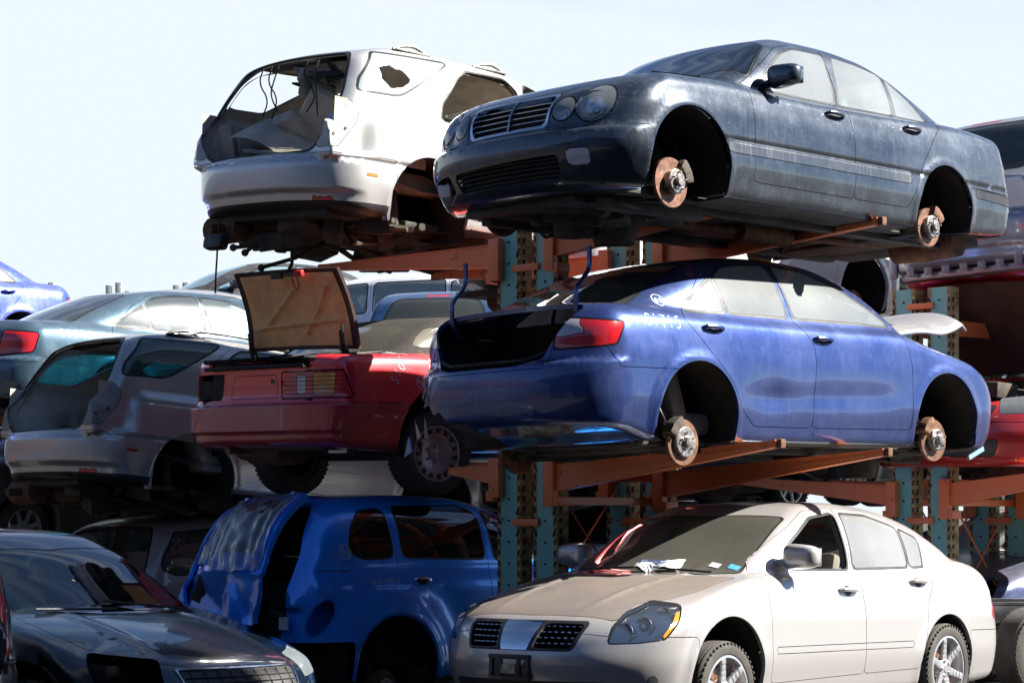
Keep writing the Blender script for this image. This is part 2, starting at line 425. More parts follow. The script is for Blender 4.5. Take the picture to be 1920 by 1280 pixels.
    # region shorthands ------------------------------------------------
    def side(s, poly, name, src=('body',), rnd=2, off=0., sgn=0, zmin=None, ny=.3):
        pl = roundc(poly, rnd)
        s.cut(lambda V: sdpoly(pl, V[:, 0], V[:, 2]) - off, name, src,
              lambda c, g: (np.abs(g[:, 1]) > ny) & ((c[:, 1] * sgn > 0) if sgn else (np.abs(c[:, 1]) > .25)))
    def end(s, poly, name, src=('body',), rnd=2, off=0., front=True, both=False, nx=.12, xlim=None, zf=None):
        """polygon in (y, z) seen from the front or the rear; both=True mirrors it"""
        pl = roundc(poly, rnd); sg = 1 if front else -1
        def sd(V):
            y = np.abs(V[:, 1]) if both else V[:, 1]
            return sdpoly(pl, y, V[:, 2]) - off
        s.cut(sd, name, src, lambda c, g: (g[:, 0] * sg > nx) & ((c[:, 0] * sg > xlim * sg) if xlim is not None else True))
    def top(s, poly, name, src=('body',), rnd=2, off=0., both=False, nz=.3, zlim=None):
        pl = roundc(poly, rnd)
        s.cut(lambda V: sdpoly(pl, V[:, 0], np.abs(V[:, 1]) if both else V[:, 1]) - off, name, src,
              lambda c, g: (g[:, 2] > nz) & ((c[:, 2] > zlim) if zlim is not None else True))
    def arches(s, name='hole', rough=0):
        for (ax_, az_, ar_) in s.arch:
            s.cut(lambda V: np.maximum(np.hypot(V[:, 0] - ax_, np.maximum(V[:, 2] - az_, 0) + np.minimum(V[:, 2] - az_, 0) * .35) - ar_, .62 - np.abs(V[:, 1])), name,
                  tuple(set(s.T) - {'hole', None}), lambda c, g: np.abs(c[:, 1]) > .55)
    def backing(s, base, depth, m, root, name, scale=.96):
        """a reflector bowl behind the lens called base"""
        for t in sorted(set(s.T)):
            if t.split('#')[0] != base: continue
            Fi = [f for f, q in zip(s.F, s.T) if q == t]; used = sorted({k for f in Fi for k in f}); mp_ = {k: i for i, k in enumerate(used)}
            V = np.array(s.V)[used]; g = s.grad(V, .003); N = g / np.linalg.norm(g, axis=1)[:, None]; c = V.mean(0); nm = N.mean(0)
            r = np.linalg.norm(V - c, axis=1) / np.linalg.norm(V - c, axis=1).max()
            W = c + (V - c) * scale - nm * (depth * (.25 + .75 * (1 - r ** 2)))[:, None]
            mesh_obj(name, W, [tuple(mp_[k] for k in f) for f in Fi], m, root)
    def split_sides(s, *names):
        """parts that exist once per side get their own mesh each"""
        V = s.V
        for i, t in enumerate(s.T):
            if t in names: s.T[i] = t + ('#L' if sum(V[k][1] for k in s.F[i]) > 0 else '#R')
    def finish(s, root, mats, gaps=None, fold=.014, only=None, folds=None):
        gaps = gaps or {}; folds = folds or {}
        V = np.array(s.V)
        for _ in range(2):
            g = s.grad(V); fv = s.field(V); st = -fv[:, None] * g / np.maximum((g * g).sum(1), .2)[:, None]
            L = np.linalg.norm(st, axis=1); V = V + st * np.minimum(1, .004 / np.maximum(L, 1e-9))[:, None]
        g = s.grad(V, .003); N = g / np.maximum(np.linalg.norm(g, axis=1), 1e-9)[:, None]
        out = {}
        for t in sorted(set(s.T)):
            if t in (None, 'hole'): continue
            base = t.split('#')[0]
            if only and base not in only: continue
            Fi = [s.F[i] for i in range(len(s.F)) if s.T[i] == t]
            used = sorted({k for f in Fi for k in f}); mp_ = {k: i for i, k in enumerate(used)}
            Vp = V[used].copy(); Np = N[used]; Fp = [tuple(mp_[k] for k in f) for f in Fi]
            e = {}
            for f in Fp:
                for k in range(len(f)): e[(f[k], f[(k + 1) % len(f)])] = 1
            bd = [(a, b) for (a, b) in e if (b, a) not in e]
            inw = np.zeros_like(Vp)
            for a, b in bd:
                d_ = np.cross((Np[a] + Np[b]) * .5, Vp[b] - Vp[a]); inw[a] += d_; inw[b] += d_
            L = np.linalg.norm(inw, axis=1); bi = sorted({k for ab in bd for k in ab})
            gp = gaps.get(base, .0025); fd = folds.get(base, fold)
            for k in bi:
                if L[k] > 1e-9: Vp[k] += inw[k] / L[k] * gp
            nv = len(Vp); rim = {k: nv + j for j, k in enumerate(bi)}
            extra_ = np.array([Vp[k] - Np[k] * fd for k in bi]) if bi else np.zeros((0, 3))
            Va = np.concatenate([Vp, extra_]); ln = [tuple(Np[k]) for f in Fp for k in f]
            Fr = []
            for a, b in bd:
                Fr.append((b, a, rim[a], rim[b])); nn = -(inw[a] + inw[b]); nn = nn / max(np.linalg.norm(nn), 1e-9); ln += [tuple(nn)] * 4
            m_ = mats.get(base, mats.get('body'))
            o = mesh_obj(base, Va, Fp + Fr, m_, root, ln); out.setdefault(base, []).append(o)
        return out
    def hit(s, o, d, t0=0., t1=6.):
        """first point of the body surface along a ray"""
        o = np.array(o, float); d = np.array(d, float); d /= np.linalg.norm(d); t = t0
        ts = np.linspace(t0, t1, 700); fv = s.field(o + ts[:, None] * d); k = np.argmax(fv < 0)
        if not fv[k] < 0: return None, None
        a, b = ts[max(k - 1, 0)], ts[k]
        for _ in range(2):
            tt = np.linspace(a, b, 30); fv = s.field(o + tt[:, None] * d); k = max(int(np.argmax(fv < 0)), 1); a, b = tt[k - 1], tt[k]
        p = o + a * d; n = s.grad(p[None])[0]; return p, n / np.linalg.norm(n)
    def onside(s, x, z, sgn): return s.hit((x, sgn * 1.3, z), (0, -sgn, 0), 0, 1.2)
    def onend(s, y, z, front=True):
        return s.hit((s.x1 + .3, y, z), (-1, 0, 0), 0, 3) if front else s.hit((s.x0 - .3, y, z), (1, 0, 0), 0, 3)
    def ontop(s, x, y): return s.hit((x, y, 2.2), (0, 0, -1), 0, 2.2)

# ------------------------------------------------------------------ shared car pieces
def wells(car, root, depth=.46, m=None):
    for (ax_, az_, ar_) in car.arch:
        for sg in (1, -1):
            b = MB(); yo = float(car.wp(np.array([ax_]))[0]) - .035; yi = yo - depth; n = 22; V = []
            r_ = ar_ + .012
            for y in (yo, yo - .1, yi):
                for k in range(n + 1):
                    a = R(-40) + (R(220) - R(-40)) * k / n; dz = math.sin(a) * r_
                    V.append((ax_ + math.cos(a) * r_ * (1.03 if y < yo else 1), sg * y, max(az_ + dz, .205 if y > yi else .24)))
            Fc = [(i * (n + 1) + k, i * (n + 1) + k + 1, (i + 1) * (n + 1) + k + 1, (i + 1) * (n + 1) + k) for i in range(2) for k in range(n)]
            b.add(V, Fc); b.prism([(v[0], v[2]) for v in V[2 * (n + 1):]], sg * yi, sg * (yi - .02))
            b.build('wheel_well', m or M['well'], root)
def brake(root, x, y, z, sg, r=.145, caliper=True, seed=1, tilt=0., hub=.05, capr=.078, mhat=None):
    """bare brake disc with its hat, studs and caliper; sg = which side faces out"""
    rg = random.Random(seed)
    b = MB().lathe([(.02, -.012), (r, -.012), (r + .002, 0), (r, .012), (.02, .012)], 40, axis='y')
    for v in range(18):
        a = v * math.pi / 9; b.box((math.cos(a) * (r - .02), 0, math.sin(a) * (r - .02)), (.03, .016, .006), (0, -a, 0))
    o = b.build('brake_disc', M['disc'], root); o.location = (x, y, z); o.rotation_euler = (0, tilt, 0)
    h = MB().lathe([(capr, .012 * sg), (capr, hub * sg), (capr - .008, (hub + .006) * sg), (.036, (hub + .006) * sg), (.034, (hub + .028) * sg), (.028, (hub + .034) * sg), (0, (hub + .034) * sg)], 32, axis='y')
    for k in range(5):
        a = 2 * math.pi * k / 5 + .4; h.tube([(math.cos(a) * .056, hub * sg, math.sin(a) * .056), (math.cos(a) * .056, (hub + .03) * sg, math.sin(a) * .056)], .0065, 6)
    h.build('hub', mhat or M['steel'], o)
    if caliper:
        c = MB(); a0 = rg.choice((2.3, 2.6))
        for k in range(5):
            a = a0 + (k - 2) * .17; c.box((math.cos(a) * (r - .012), .012 * sg, math.sin(a) * (r - .012)), (.07, .085, .045), (0, -a, 0), .012)
        for k in (-1, 1):
            a = a0 + k * .42; c.tube([(math.cos(a) * (r - .01), -.05 * sg, math.sin(a) * (r - .01)), (math.cos(a) * (r - .01), .03 * sg, math.sin(a) * (r - .01))], .013, 8)
        c.jitter(.002, seed).build('caliper', M['dark'] if seed % 2 else M['rusty'], o)
    k_ = MB(); k_.tube([(0, -.02 * sg, 0), (0, -.20 * sg, .0)], .045, 10); k_.box((0, -.07 * sg, .0), (.1, .05, .16), None, .02)
    k_.tube([(.03, -.08 * sg, -.06), (.05, -.55 * sg, -.02)], .022, 8); k_.tube([(-.03, -.08 * sg, .05), (-.03, -.16 * sg, .22), (-.05, -.22 * sg, .42)], [.025, .032, .04], 10)
    k_.build('axle_knuckle', M['dark'], o)
    q_ = MB(); sp = [(-.04 + .055 * math.cos(k * .7), (-.20 - .0003 * k) * sg + .055 * math.sin(k * .7) * sg, .16 + .0052 * k) for k in range(52)]; q_.tube(sp, .0065, 5); q_.build('coil_spring', M['rusty'], o)
    q_ = MB(); q_.tube(chaikin([(-.06, -.06 * sg, .06), (-.12, -.03 * sg, .14), (-.16, -.06 * sg, .24), (-.10, -.12 * sg, .33), (-.13, -.2 * sg, .36)], 2, False), .007, 6)
    q_.tube([(.05, -.06 * sg, -.05), (.22, -.25 * sg, -.06), (.30, -.45 * sg, -.02)], .017, 7); q_.tube([(-.05, -.06 * sg, .0), (-.26, -.2 * sg, -.02)], .013, 7); q_.build('brake_hose', M['black'], o)
    return o
def wheel(root, x, y, z, sg, r=.325, wd=.2, rimr=.22, style='spoke', spokes=7, mrim=None, yaw=0., name='wheel', flat=0.):
    e = bpy.data.objects.new(name, None); COL.objects.link(e); e.parent = root; e.location = (x, y, z); e.rotation_euler = (0, 0, yaw); e.empty_display_size = .1
    h = wd / 2; b = MB(); pr = [(rimr - .005, -h * .8), (rimr + .01, -h), (r - .05, -h * 1.06), (r - .012, -h * .92), (r - .002, -h * .78)]
    nn = 9
    for k in range(nn):
        u = -h * .7 + 1.4 * h * k / (nn - 1); q = .35 * 1.4 * h / (nn - 1)
        pr += [(r, u - q), (r, u + q * .3), (r - .008, u + q * .45), (r - .008, u + q)] if k < nn - 1 else [(r, u)]
    pr += [(r - .002, h * .78), (r - .012, h * .92), (r - .03, h * 1.02), (r - .05, h * 1.06), (rimr + .01, h), (rimr - .005, h * .8)]
    b.lathe(pr, 48, axis='y')
    for k in range(48):
        a = 2 * math.pi * k / 48
        for q in (-1, 1): b.box((math.cos(a) * (r - .016), q * h * .90, math.sin(a) * (r - .016)), (.012, .03, .016), (0, -a, 0))
    b.build('tyre', M['tyre'], e)
    mr = mrim or M['alloy']; f = h * sg
    b = MB().lathe([(rimr, f * .9), (rimr + .004, f * .96), (rimr - .012, f * .98), (rimr - .02, f * .8), (rimr - .03, f * .3), (rimr - .035, -f * .8), (rimr, -f * .8)], 48, axis='y')
    if style == 'spoke':
        for k in range(spokes):
            a = 2 * math.pi * k / spokes + .3
            for t_ in range(5):
                u0, u1 = .04 + (rimr - .05) * t_ / 5, .04 + (rimr - .05) * (t_ + 1) / 5; um = (u0 + u1) / 2
                w_ = .055 - .02 * abs(t_ - 1.2) / 3.8 if t_ < 4 else .048
                b.box((math.cos(a) * um, f * (.62 + .055 * t_), math.sin(a) * um), (u1 - u0 + .012, .03, w_), (0, -a, 0), .008)
        b.lathe([(.0, f * .82), (.03, f * .82), (.034, f * .78), (.07, f * .76), (.082, f * .62), (.082, f * .3)], 32, axis='y')
        for k in range(5):
            a = 2 * math.pi * k / 5; b.lathe([(.012, 0), (.012, .012 * sg), (0, .013 * sg)], 8, c=(math.cos(a) * .055, f * .76, math.sin(a) * .055))
    elif style == 'dish':
        b.lathe([(.0, f * .62), (.035, f * .62), (.05, f * .55), (.12, f * .78), (rimr - .06, f * .86), (rimr - .022, f * .8)], 48, axis='y')
        for k in range(15):
            a = 2 * math.pi * k / 15; b.box((math.cos(a) * (rimr - .033), f * .86, math.sin(a) * (rimr - .033)), (.03, .012, .03), (0, -a, 0), .005)
        for k in range(5):
            a = 2 * math.pi * k / 5; b.lathe([(.013, 0), (.013, .02 * sg), (0, .022 * sg)], 8, c=(math.cos(a) * .056, f * .58, math.sin(a) * .056))
    b.build('rim', mr, e)
    if style == 'spoke':
        MB().lathe([(.03, -.01), (.15, -.01), (.15, .01), (.03, .01)], 32, axis='y').build('brake_disc', M['disc'], e)
    elif style == 'dish':
        b = MB()
        for k in range(15):
            a = 2 * math.pi * (k + .5) / 15; b.box((math.cos(a) * (rimr - .036), f * .86 + .004 * sg, math.sin(a) * (rimr - .036)), (.034, .014, .026), (0, -a, 0), .004)
        b.build('rim_slot', M['black'], e)
    return e
GLY = {'S': [[(.85, .85), (.5, 1), (.15, .85), (.15, .62), (.8, .38), (.85, .15), (.5, 0), (.1, .1)]], '0': [[(.5, 1), (.15, .75), (.1, .3), (.45, 0), (.85, .25), (.9, .7), (.5, 1)]],
       '1': [[(.5, 1), (.45, 0)]], '7': [[(.05, 1), (.5, 1), (.9, 1)], [(.9, 1), (.45, 0)]], '5': [[(.85, 1), (.25, 1), (.2, .55), (.7, .6), (.8, .25), (.5, 0), (.1, .05)]],
       '9': [[(.85, .7), (.5, .95), (.15, .7), (.4, .45), (.85, .65), (.8, .3), (.6, 0)]], '8': [[(.5, .52), (.15, .78), (.5, 1), (.82, .78), (.5, .52), (.12, .25), (.5, 0), (.88, .25), (.5, .52)]],
       '3': [[(.15, .95), (.7, 1), (.45, .58), (.85, .3), (.5, 0), (.1, .08)]], '6': [[(.75, 1), (.3, .6), (.15, .25), (.5, 0), (.8, .25), (.5, .48), (.2, .3)]], '2': [[(.1, .8), (.5, 1), (.8, .75), (.15, .05), (.9, .0)]],
       'O': [[(.5 + .5 * math.cos(a * math.pi / 8), .5 + .5 * math.sin(a * math.pi / 8)) for a in range(17)]], 'A': [[(.1, 0), (.5, 1), (.9, 0)], [(.3, .4), (.7, .4)]], '-': []}
def ribbon(strokes, width, m, root, name='chalk_mark', label=None, lift=.0022):
    """strokes: lists of (point, normal) on a surface; makes thin raised ribbons"""
    V = []; Fc = []
    for st in strokes:
        st = [q for q in st if q[0] is not None]
        if len(st) < 2: continue
        b = len(V)
        for i, (p, n) in enumerate(st):
            p = Vector(p); n = Vector(n); t = Vector(st[min(i + 1, len(st) - 1)][0]) - Vector(st[max(i - 1, 0)][0]); sdv = n.cross(t)
            if sdv.length < 1e-7: sdv = n.orthogonal()
            sdv.normalize(); ww = width * (.8 + .4 * random.random())
            V += [p + n * lift - sdv * ww / 2, p + n * (lift + .0008), p + n * lift + sdv * ww / 2]
        for i in range(len(st) - 1):
            k = b + 3 * i; Fc += [(k, k + 1, k + 4, k + 3), (k + 1, k + 2, k + 5, k + 4)]
    return mesh_obj(name, V, Fc, m, root, label=label)
def chalk(car, root, text, x, z, hgt, sg, dirx, m=None, slant=0., rot=0., wid=.006, spacing=.85):
    """hand-written characters on the car's side; dirx = +1/-1 the reading direction along x"""
    st = []; ca, sa = math.cos(rot), math.sin(rot)
    for i, ch in enumerate(text):
        for g in GLY.get(ch, []):
            g2 = chaikin(g, 2, False) if len(g) > 2 else g; row = []
            for (u, v) in g2:
                a = (u * .62 + i * spacing) * hgt; b = (v + .04 * math.sin(i * 2.3)) * hgt
                row.append(car.onside(x + dirx * (a * ca - b * sa), z + a * sa + b * ca, sg))
            st.append(row)
    return ribbon(st, wid, m or M['chalk'], root)
def chalk_ring(car, root, x, z, r, sg, m=None, wid=.006):
    return ribbon([[car.onside(x + r * math.cos(a * math.pi / 14), z + r * math.sin(a * math.pi / 14), sg) for a in range(29)]], wid, m or M['chalk'], root)
def handle(car, root, x, z, sg, m, dirx=1, L=.2):
    """pull handle bridging a dished recess"""
    p, n = car.onside(x, z, sg); q, _ = car.onside(x + L * dirx * .5, z - .005, sg)
    e = MB(); p = Vector(p); q = Vector(q); d_ = (q - p).normalized(); n = Vector(n); L2 = L / 2
    pts = [p - d_ * L2 + n * .004, p - d_ * (L2 - .025) + n * .026, p - d_ * L2 * .35 + n * .034, p + d_ * L2 * .35 + n * .034, p + d_ * (L2 - .03) + n * .026, p + d_ * L2 + n * .004]
    e.tube(pts, [.009, .014, .0145, .0145, .014, .009], 8)
    o = e.build('door_handle', m, root)
    b = MB(); cols = 16; u = n.cross(d_).normalized(); V = [p + n * .003]
    for k in range(cols):
        a = 2 * math.pi * k / cols; V.append(p + d_ * math.cos(a) * .047 + u * math.sin(a) * .035 + n * .002)
    b.add(V, [(0, 1 + k, 1 + (k + 1) % cols) for k in range(cols)]); b.build('handle_recess', M['trim'], o)
    return o
def mirror(car, root, x, z, sg, m, size=(.13, .24, .15), out=.13, glassm=None):
    p, n = car.onside(x, z, sg); c = Vector(p) + Vector((-.02, sg * out, .045))
    V = []; nu, nv = 14, 10
    def f(u, v):
        a = 2 * math.pi * u; b = math.pi * (v - .5); ca = abs(math.cos(a)) ** .55 * (1 if math.cos(a) > 0 else -1); sa = abs(math.sin(a)) ** .55 * (1 if math.sin(a) > 0 else -1)
        rr = math.cos(b) ** .45 if abs(b) < 1.57 else 0
        return (c.x + math.sin(b) * size[0] / 2, c.y + sg * ca * rr * size[1] / 2, c.z + sa * rr * size[2] / 2 * (1 - .12 * ca))
    b = MB().grid(f, nu * 2, nv); b.tube([Vector(p) - Vector((0, sg * .03, 0)), Vector(p) + Vector((-.01, sg * .04, .01)), c - Vector((0, sg * size[1] * .3, .03))], [.045, .035, .03], 10, flat=.7)
    o = b.build('side_mirror', m, root)
    g = MB().box((c.x - size[0] * .48, c.y, c.z), (.012, size[1] * .82, size[2] * .74), None, .005); g.build('mirror_glass', M['chrome'], o)
    return o
def seat(b, x, y, z, w_=.5, head=True, fac=1):
    b.box((x + .02 * fac, y, z), (.52, w_, .16), None, .06); b.box((x - .27 * fac, y, z + .30), (.15, w_, .62), (0, -.3 * fac, 0), .06)
    if head:
        b.box((x - .40 * fac, y, z + .70), (.10, w_ * .56, .19), (0, -.25 * fac, 0), .045)
        for s_ in (-.05, .05): b.tube([(x - .38 * fac, y + s_, z + .56), (x - .40 * fac, y + s_, z + .68)], .007, 6)
def interior(car, root, m, zf=.35, xw=1.75, xs=(1.25, .35), shell=True, windows=(), xr=None, xfw=None, wheel_side=1, top=None):
    b = MB(); seat(b, xs[0], .37, zf); seat(b, xs[0], -.37, zf); b.build('front_seats', m, root)
    b = MB(); seat(b, xs[1], 0, zf, 1.25, False)
    for y in (-.38, .38): b.box((xs[1] - .42, y, zf + .62), (.09, .26, .13), None, .04)
    b.build('rear_seat', m, root)
    b = MB(); b.box((xw, 0, zf + .42), (.42, 1.36, .30), (0, .12, 0), .09); b.box((xw - .18, wheel_side * .37, zf + .5), (.2, .36, .16), None, .05)
    b.build('dashboard', M['black_in'], root)
    b = MB(); c = Vector((xw - .38, wheel_side * .37, zf + .50)); pts = []
    for k in range(25):
        a = 2 * math.pi * k / 24; pts.append(c + Vector((math.sin(a) * .19 * math.sin(-.4), math.cos(a) * .19, math.sin(a) * .19 * math.cos(.4))))
    b.tube(pts, .014, 8, False); b.tube([c, c + Vector((.2, 0, -.08))], .03, 8)
    for a in (0, math.pi, -math.pi / 2): b.tube([c, c + Vector((math.sin(a) * .19 * math.sin(-.4), math.cos(a) * .19, math.sin(a) * .19 * math.cos(.4)))], .013, 6)
    b.build('steering_wheel', M['black_in'], root)
def inner_shell(car, root, m, x0, x1, holes, grow=.045, z0=.3, name='interior_trim', h=.05):
    """trim skin just inside the body; holes = list of functions marking window and hatch openings"""
    import copy
    c = copy.copy(car); c.grow = grow; c.h = h; c.extra = None; c.mesh()
    c.cut(lambda V: np.maximum(np.maximum(x0 - V[:, 0], V[:, 0] - x1), z0 - V[:, 2]) * -1., 'hole', ('body',)) if False else None
    c.cut(lambda V: -np.maximum(np.maximum(x0 - V[:, 0], V[:, 0] - x1), z0 - V[:, 2]), 'hole', ('body',))
    for hfn in holes: hfn(c)
    for (ax_, az_, ar_) in c.arch: c.cut(lambda V: np.maximum(np.hypot(V[:, 0] - ax_, V[:, 2] - az_) - ar_ - .05, .4 - np.abs(V[:, 1])), 'hole', ('body',))
    c.T = [('hole' if t != 'body' else t) for t in c.T]
    c.T = [(name if t == 'body' else t) for t in c.T]
    return c.finish(root, {name: m}, {name: 0.}, .004)
def underside(car, root, x0, x1, seed=1, z=.2, wid=1.3, exhaust=True, axles=(), sump=None, m=None):
    """the clutter under a car: pans, crossmembers, exhaust, arms, tank"""
    rg = random.Random(seed); b = MB()
    for k in range(10):
        xa = x0 + (x1 - x0) * (k + .5) / 10; b.box((xa, rg.uniform(-.1, .1), z + .01), ((x1 - x0) / 10 * .9, wid * rg.uniform(.8, 1), .05), (0, 0, 0), .012)
    for y in (-.48, .48): b.box(((x0 + x1) / 2, y, z - .02), ((x1 - x0) * .8, .09, .07), None, .015)
    b.build('floor_pan', m or M['under'], root)
    if exhaust:
        b = MB(); b.tube([(x1 - .6, .1, z - .05), (x1 - 1.4, .12, z - .06), ((x0 + x1) / 2, .15, z - .05), (x0 + .9, .2, z - .02), (x0 + .5, .45, z)], .032, 10)
        b.lathe([(0, -.28), (.1, -.27), (.11, 0), (.1, .27), (0, .28)], 16, c=(x0 + .38, .35, z - .02), axis='y'); b.lathe([(0, -.3), (.07, -.27), (.07, .27), (0, .3)], 14, c=((x0 + x1) / 2, .15, z - .05), axis='x')
        b.build('exhaust', M['rusty'], root)
    for ax_ in axles:
        b = MB(); b.box((ax_ + .05, 0, z), (.34, .95, .09), None, .03); b.tube([(ax_ + .12, -.7, z - .0), (ax_ + .3, 0, z + .01), (ax_ + .12, .7, z)], .03, 8); b.tube([(ax_ - .15, -.66, z + .02), (ax_ - .12, .66, z + .03)], .022, 8)
        for s_ in (-1, 1):
            b.tube([(ax_ - .25, s_ * .3, z), (ax_ - .02, s_ * .68, z - .03)], .026, 8); b.tube([(ax_ + .3, s_ * .28, z), (ax_ + .02, s_ * .68, z - .03)], .024, 8)
            b.tube([(ax_ - .05, s_ * .56, z - .03), (ax_ - .05, s_ * .5, z + .3)], .05, 10)
        b.jitter(.004, seed).build('subframe', M['dark'], root)
    if sump:
        b = MB()
        for k in range(14):
            b.box((sump[0] + rg.uniform(-.32, .32), sump[1] + rg.uniform(-.38, .38), z + rg.uniform(-.06, .08) + .02), (rg.uniform(.12, .4), rg.uniform(.1, .4), rg.uniform(.08, .22)), (rg.uniform(-.2, .2), rg.uniform(-.2, .2), rg.uniform(-.6, .6)), .03)
        b.lathe([(0, -.16), (.13, -.15), (.16, -.02), (.16, .1)], 20, c=(sump[0] - .05, sump[1], z - .04), axis='z')
        b.lathe([(.03, -.03), (.09, -.03), (.09, .03), (.03, .03)], 18, c=(sump[0] + .3, sump[1] + .2, z + .02), axis='x')
        for k in range(6):
            y = rg.uniform(-.5, .5); b.tube([(sump[0] + .3, y, z + .05), (sump[0] + rg.uniform(-.1, .1), y + rg.uniform(-.2, .2), z - .08), (sump[0] - .5, y, z + .04)], .013, 6)
        b.jitter(.003, seed).build('engine_sump', M['dark'], root)
def clone(root, loc, rot, label, P=None, old=None):
    """a copy of a thing with copies of its parts; P repaints the body panels"""
    def cp(o, par):
        d = o.copy(); COL.objects.link(d)
        if par: d.parent = par
        if P and d.type == 'MESH' and d.material_slots and d.material_slots[0].material == old: d.material_slots[0].link = 'OBJECT'; d.material_slots[0].material = P
        for ch in [q for q in o.children]: cp(ch, d)
        return d
    r_ = cp(root, None); r_.location = loc; r_.rotation_euler = rot; r_['label'] = label; return r_
def at(px, py, Y):
    """world point seen at a pixel of the photograph, Y metres in front of the camera"""
    return Vector(((px - 960) / F_PX * Y, Y, Z0 + (HZ - py) / F_PX * Y))
def pose(t, yaw, pitch, roll):
    return (t[0], t[1], t[2] + Z0), (R(roll), R(pitch), R(yaw))

# ------------------------------------------------------------------ body shapes (x forward from the rear axle, y left, z up from the tyre contact)
def d_camry():
    def ex(x, y, z):
        d = .016 * np.exp(-((x - 1.25) / .85) ** 6 - ((z - .47 - .03 * x) / .085) ** 2) * (np.abs(y) > .5)       # door scallop
        d += .010 * np.exp(-((x - .78) / .16) ** 2 - ((z - .50) / .07) ** 2) * (y < -.5)                           # dent
        d += .006 * np.sin(x * 9 + z * 4) * np.exp(-((x - .9) / .4) ** 2 - ((z - .6) / .18) ** 2) * (y < -.5)
        # crumpled left rear corner
        d += (.05 + .035 * np.sin(z * 31 + y * 9) * np.sin(y * 37 + z * 11)) * np.exp(-((x + .85) / .3) ** 2 - ((y - .78) / .22) ** 2 - ((z - .45) / .22) ** 2)
        return d
    return Car(x0=-1.08, x1=3.78, z0=.18, z1=1.5, wp=crv((-1.1, .83), (-.5, .885), (0, .905), (1.4, .912), (2.7, .90), (3.3, .87), (3.7, .80)),
        dw=crv((.15, .07), (.3, .035), (.5, .0), (.7, .0), (.85, .018), (.95, .042), (1.06, .10)),
        low=crv((-1.1, .96), (-1.0, 1.03), (-.8, 1.075), (-.4, 1.09), (.2, 1.07), (1.5, 1.05), (2.2, 1.05), (2.6, .99), (3.2, .89), (3.5, .79), (3.78, .62)),
        cl=crv((-1, .05), (0, .03), (2, .03), (2.6, .07), (3.4, .12)),
        XR=crv((.18, -.98), (.28, -1.03), (.5, -1.07), (.68, -1.05), (.72, -1.0), (.9, -.97), (1.05, -.90)), ar=.34, pr=3.0,
        XF=crv((.18, 3.62), (.35, 3.72), (.55, 3.74), (.7, 3.68), (.85, 3.5)), af=.42, pf=2.6, zb=crv((-1, .31), (-.6, .27), (-.35, .21), (0, .2), (3.7, .2)),
        roof=crv((-1.2, .78), (-.55, 1.06), (-.1, 1.27), (.3, 1.415), (.8, 1.475), (1.2, 1.485), (1.6, 1.46), (2.0, 1.35), (2.4, 1.15), (2.75, .95), (3, .8)),
        xc=1.0, wc=crv((-.7, .64), (-.2, .76), (.5, .815), (1.8, .81), (2.3, .77), (2.8, .66)), tum=crv((1.0, 0), (1.15, .05), (1.3, .12), (1.42, .19), (1.5, .26)),
        arch=[(.02, .335, .378), (2.735, .345, .385)], extra=ex, clim=(-.75, 2.62))
def d_merc():
    def ex(x, y, z):
        ay = np.abs(y)
        d = .010 * np.exp(-((z - .555) / .008) ** 2) * (ay > .6) * (x < 3.0)
        # four lamp bulges: fender tops run forward into round lamps
        d -= .035 * np.exp(-((ay - .63) / .15) ** 2 - ((z - .70) / .13) ** 2) * (x > 3.0)
        d -= .02 * np.exp(-((ay - .41) / .09) ** 2 - ((z - .66) / .09) ** 2) * (x > 3.2)
        d += .012 * np.exp(-((ay - .525) / .035) ** 2 - ((z - .72) / .1) ** 2) * (x > 3.0)
        return d
    return Car(x0=-1.12, x1=3.70, z0=.16, z1=1.46, wp=crv((-1.15, .80), (-.6, .865), (0, .89), (1.4, .895), (2.8, .89), (3.3, .87), (3.65, .82)),
        dw=crv((.12, .07), (.28, .03), (.45, .0), (.7, .0), (.82, .02), (.9, .045), (1.0, .12)),
        low=crv((-1.15, .86), (-1.0, .93), (-.7, .985), (-.3, 1.0), (.2, .98), (1.5, .95), (2.1, .96), (2.4, .97), (2.9, .945), (3.1, .925), (3.3, .885), (3.5, .82), (3.64, .72)),
        cl=crv((-1, .06), (0, .03), (2, .03), (2.6, .03), (3.2, .02)), rs=.075,
        XR=crv((.16, -1.05), (.3, -1.10), (.5, -1.12), (.62, -1.08), (.9, -1.02)), ar=.26, pr=3.2,
        XF=crv((.16, 3.52), (.30, 3.62), (.44, 3.67), (.53, 3.66), (.57, 3.60), (.7, 3.56), (.8, 3.49), (.9, 3.36)), af=.32, pf=2.5, zb=crv((-1.1, .26), (-.5, .21), (0, .19), (2.5, .19), (3.2, .18), (3.7, .2)),
        roof=crv((-.95, .80), (-.45, .99), (-.1, 1.14), (.25, 1.30), (.6, 1.395), (1.0, 1.43), (1.4, 1.425), (1.7, 1.37), (2.05, 1.19), (2.4, .99), (2.7, .80)),
        xc=.95, wc=crv((-.6, .64), (-.1, .75), (.5, .79), (1.8, .785), (2.1, .75), (2.7, .64)), tum=crv((.9, 0), (1.05, .05), (1.2, .125), (1.32, .19), (1.42, .27)),
        arch=[(.04, .30, .345), (2.865, .34, .378)], extra=ex, flare=.014, clim=(-.6, 2.5))
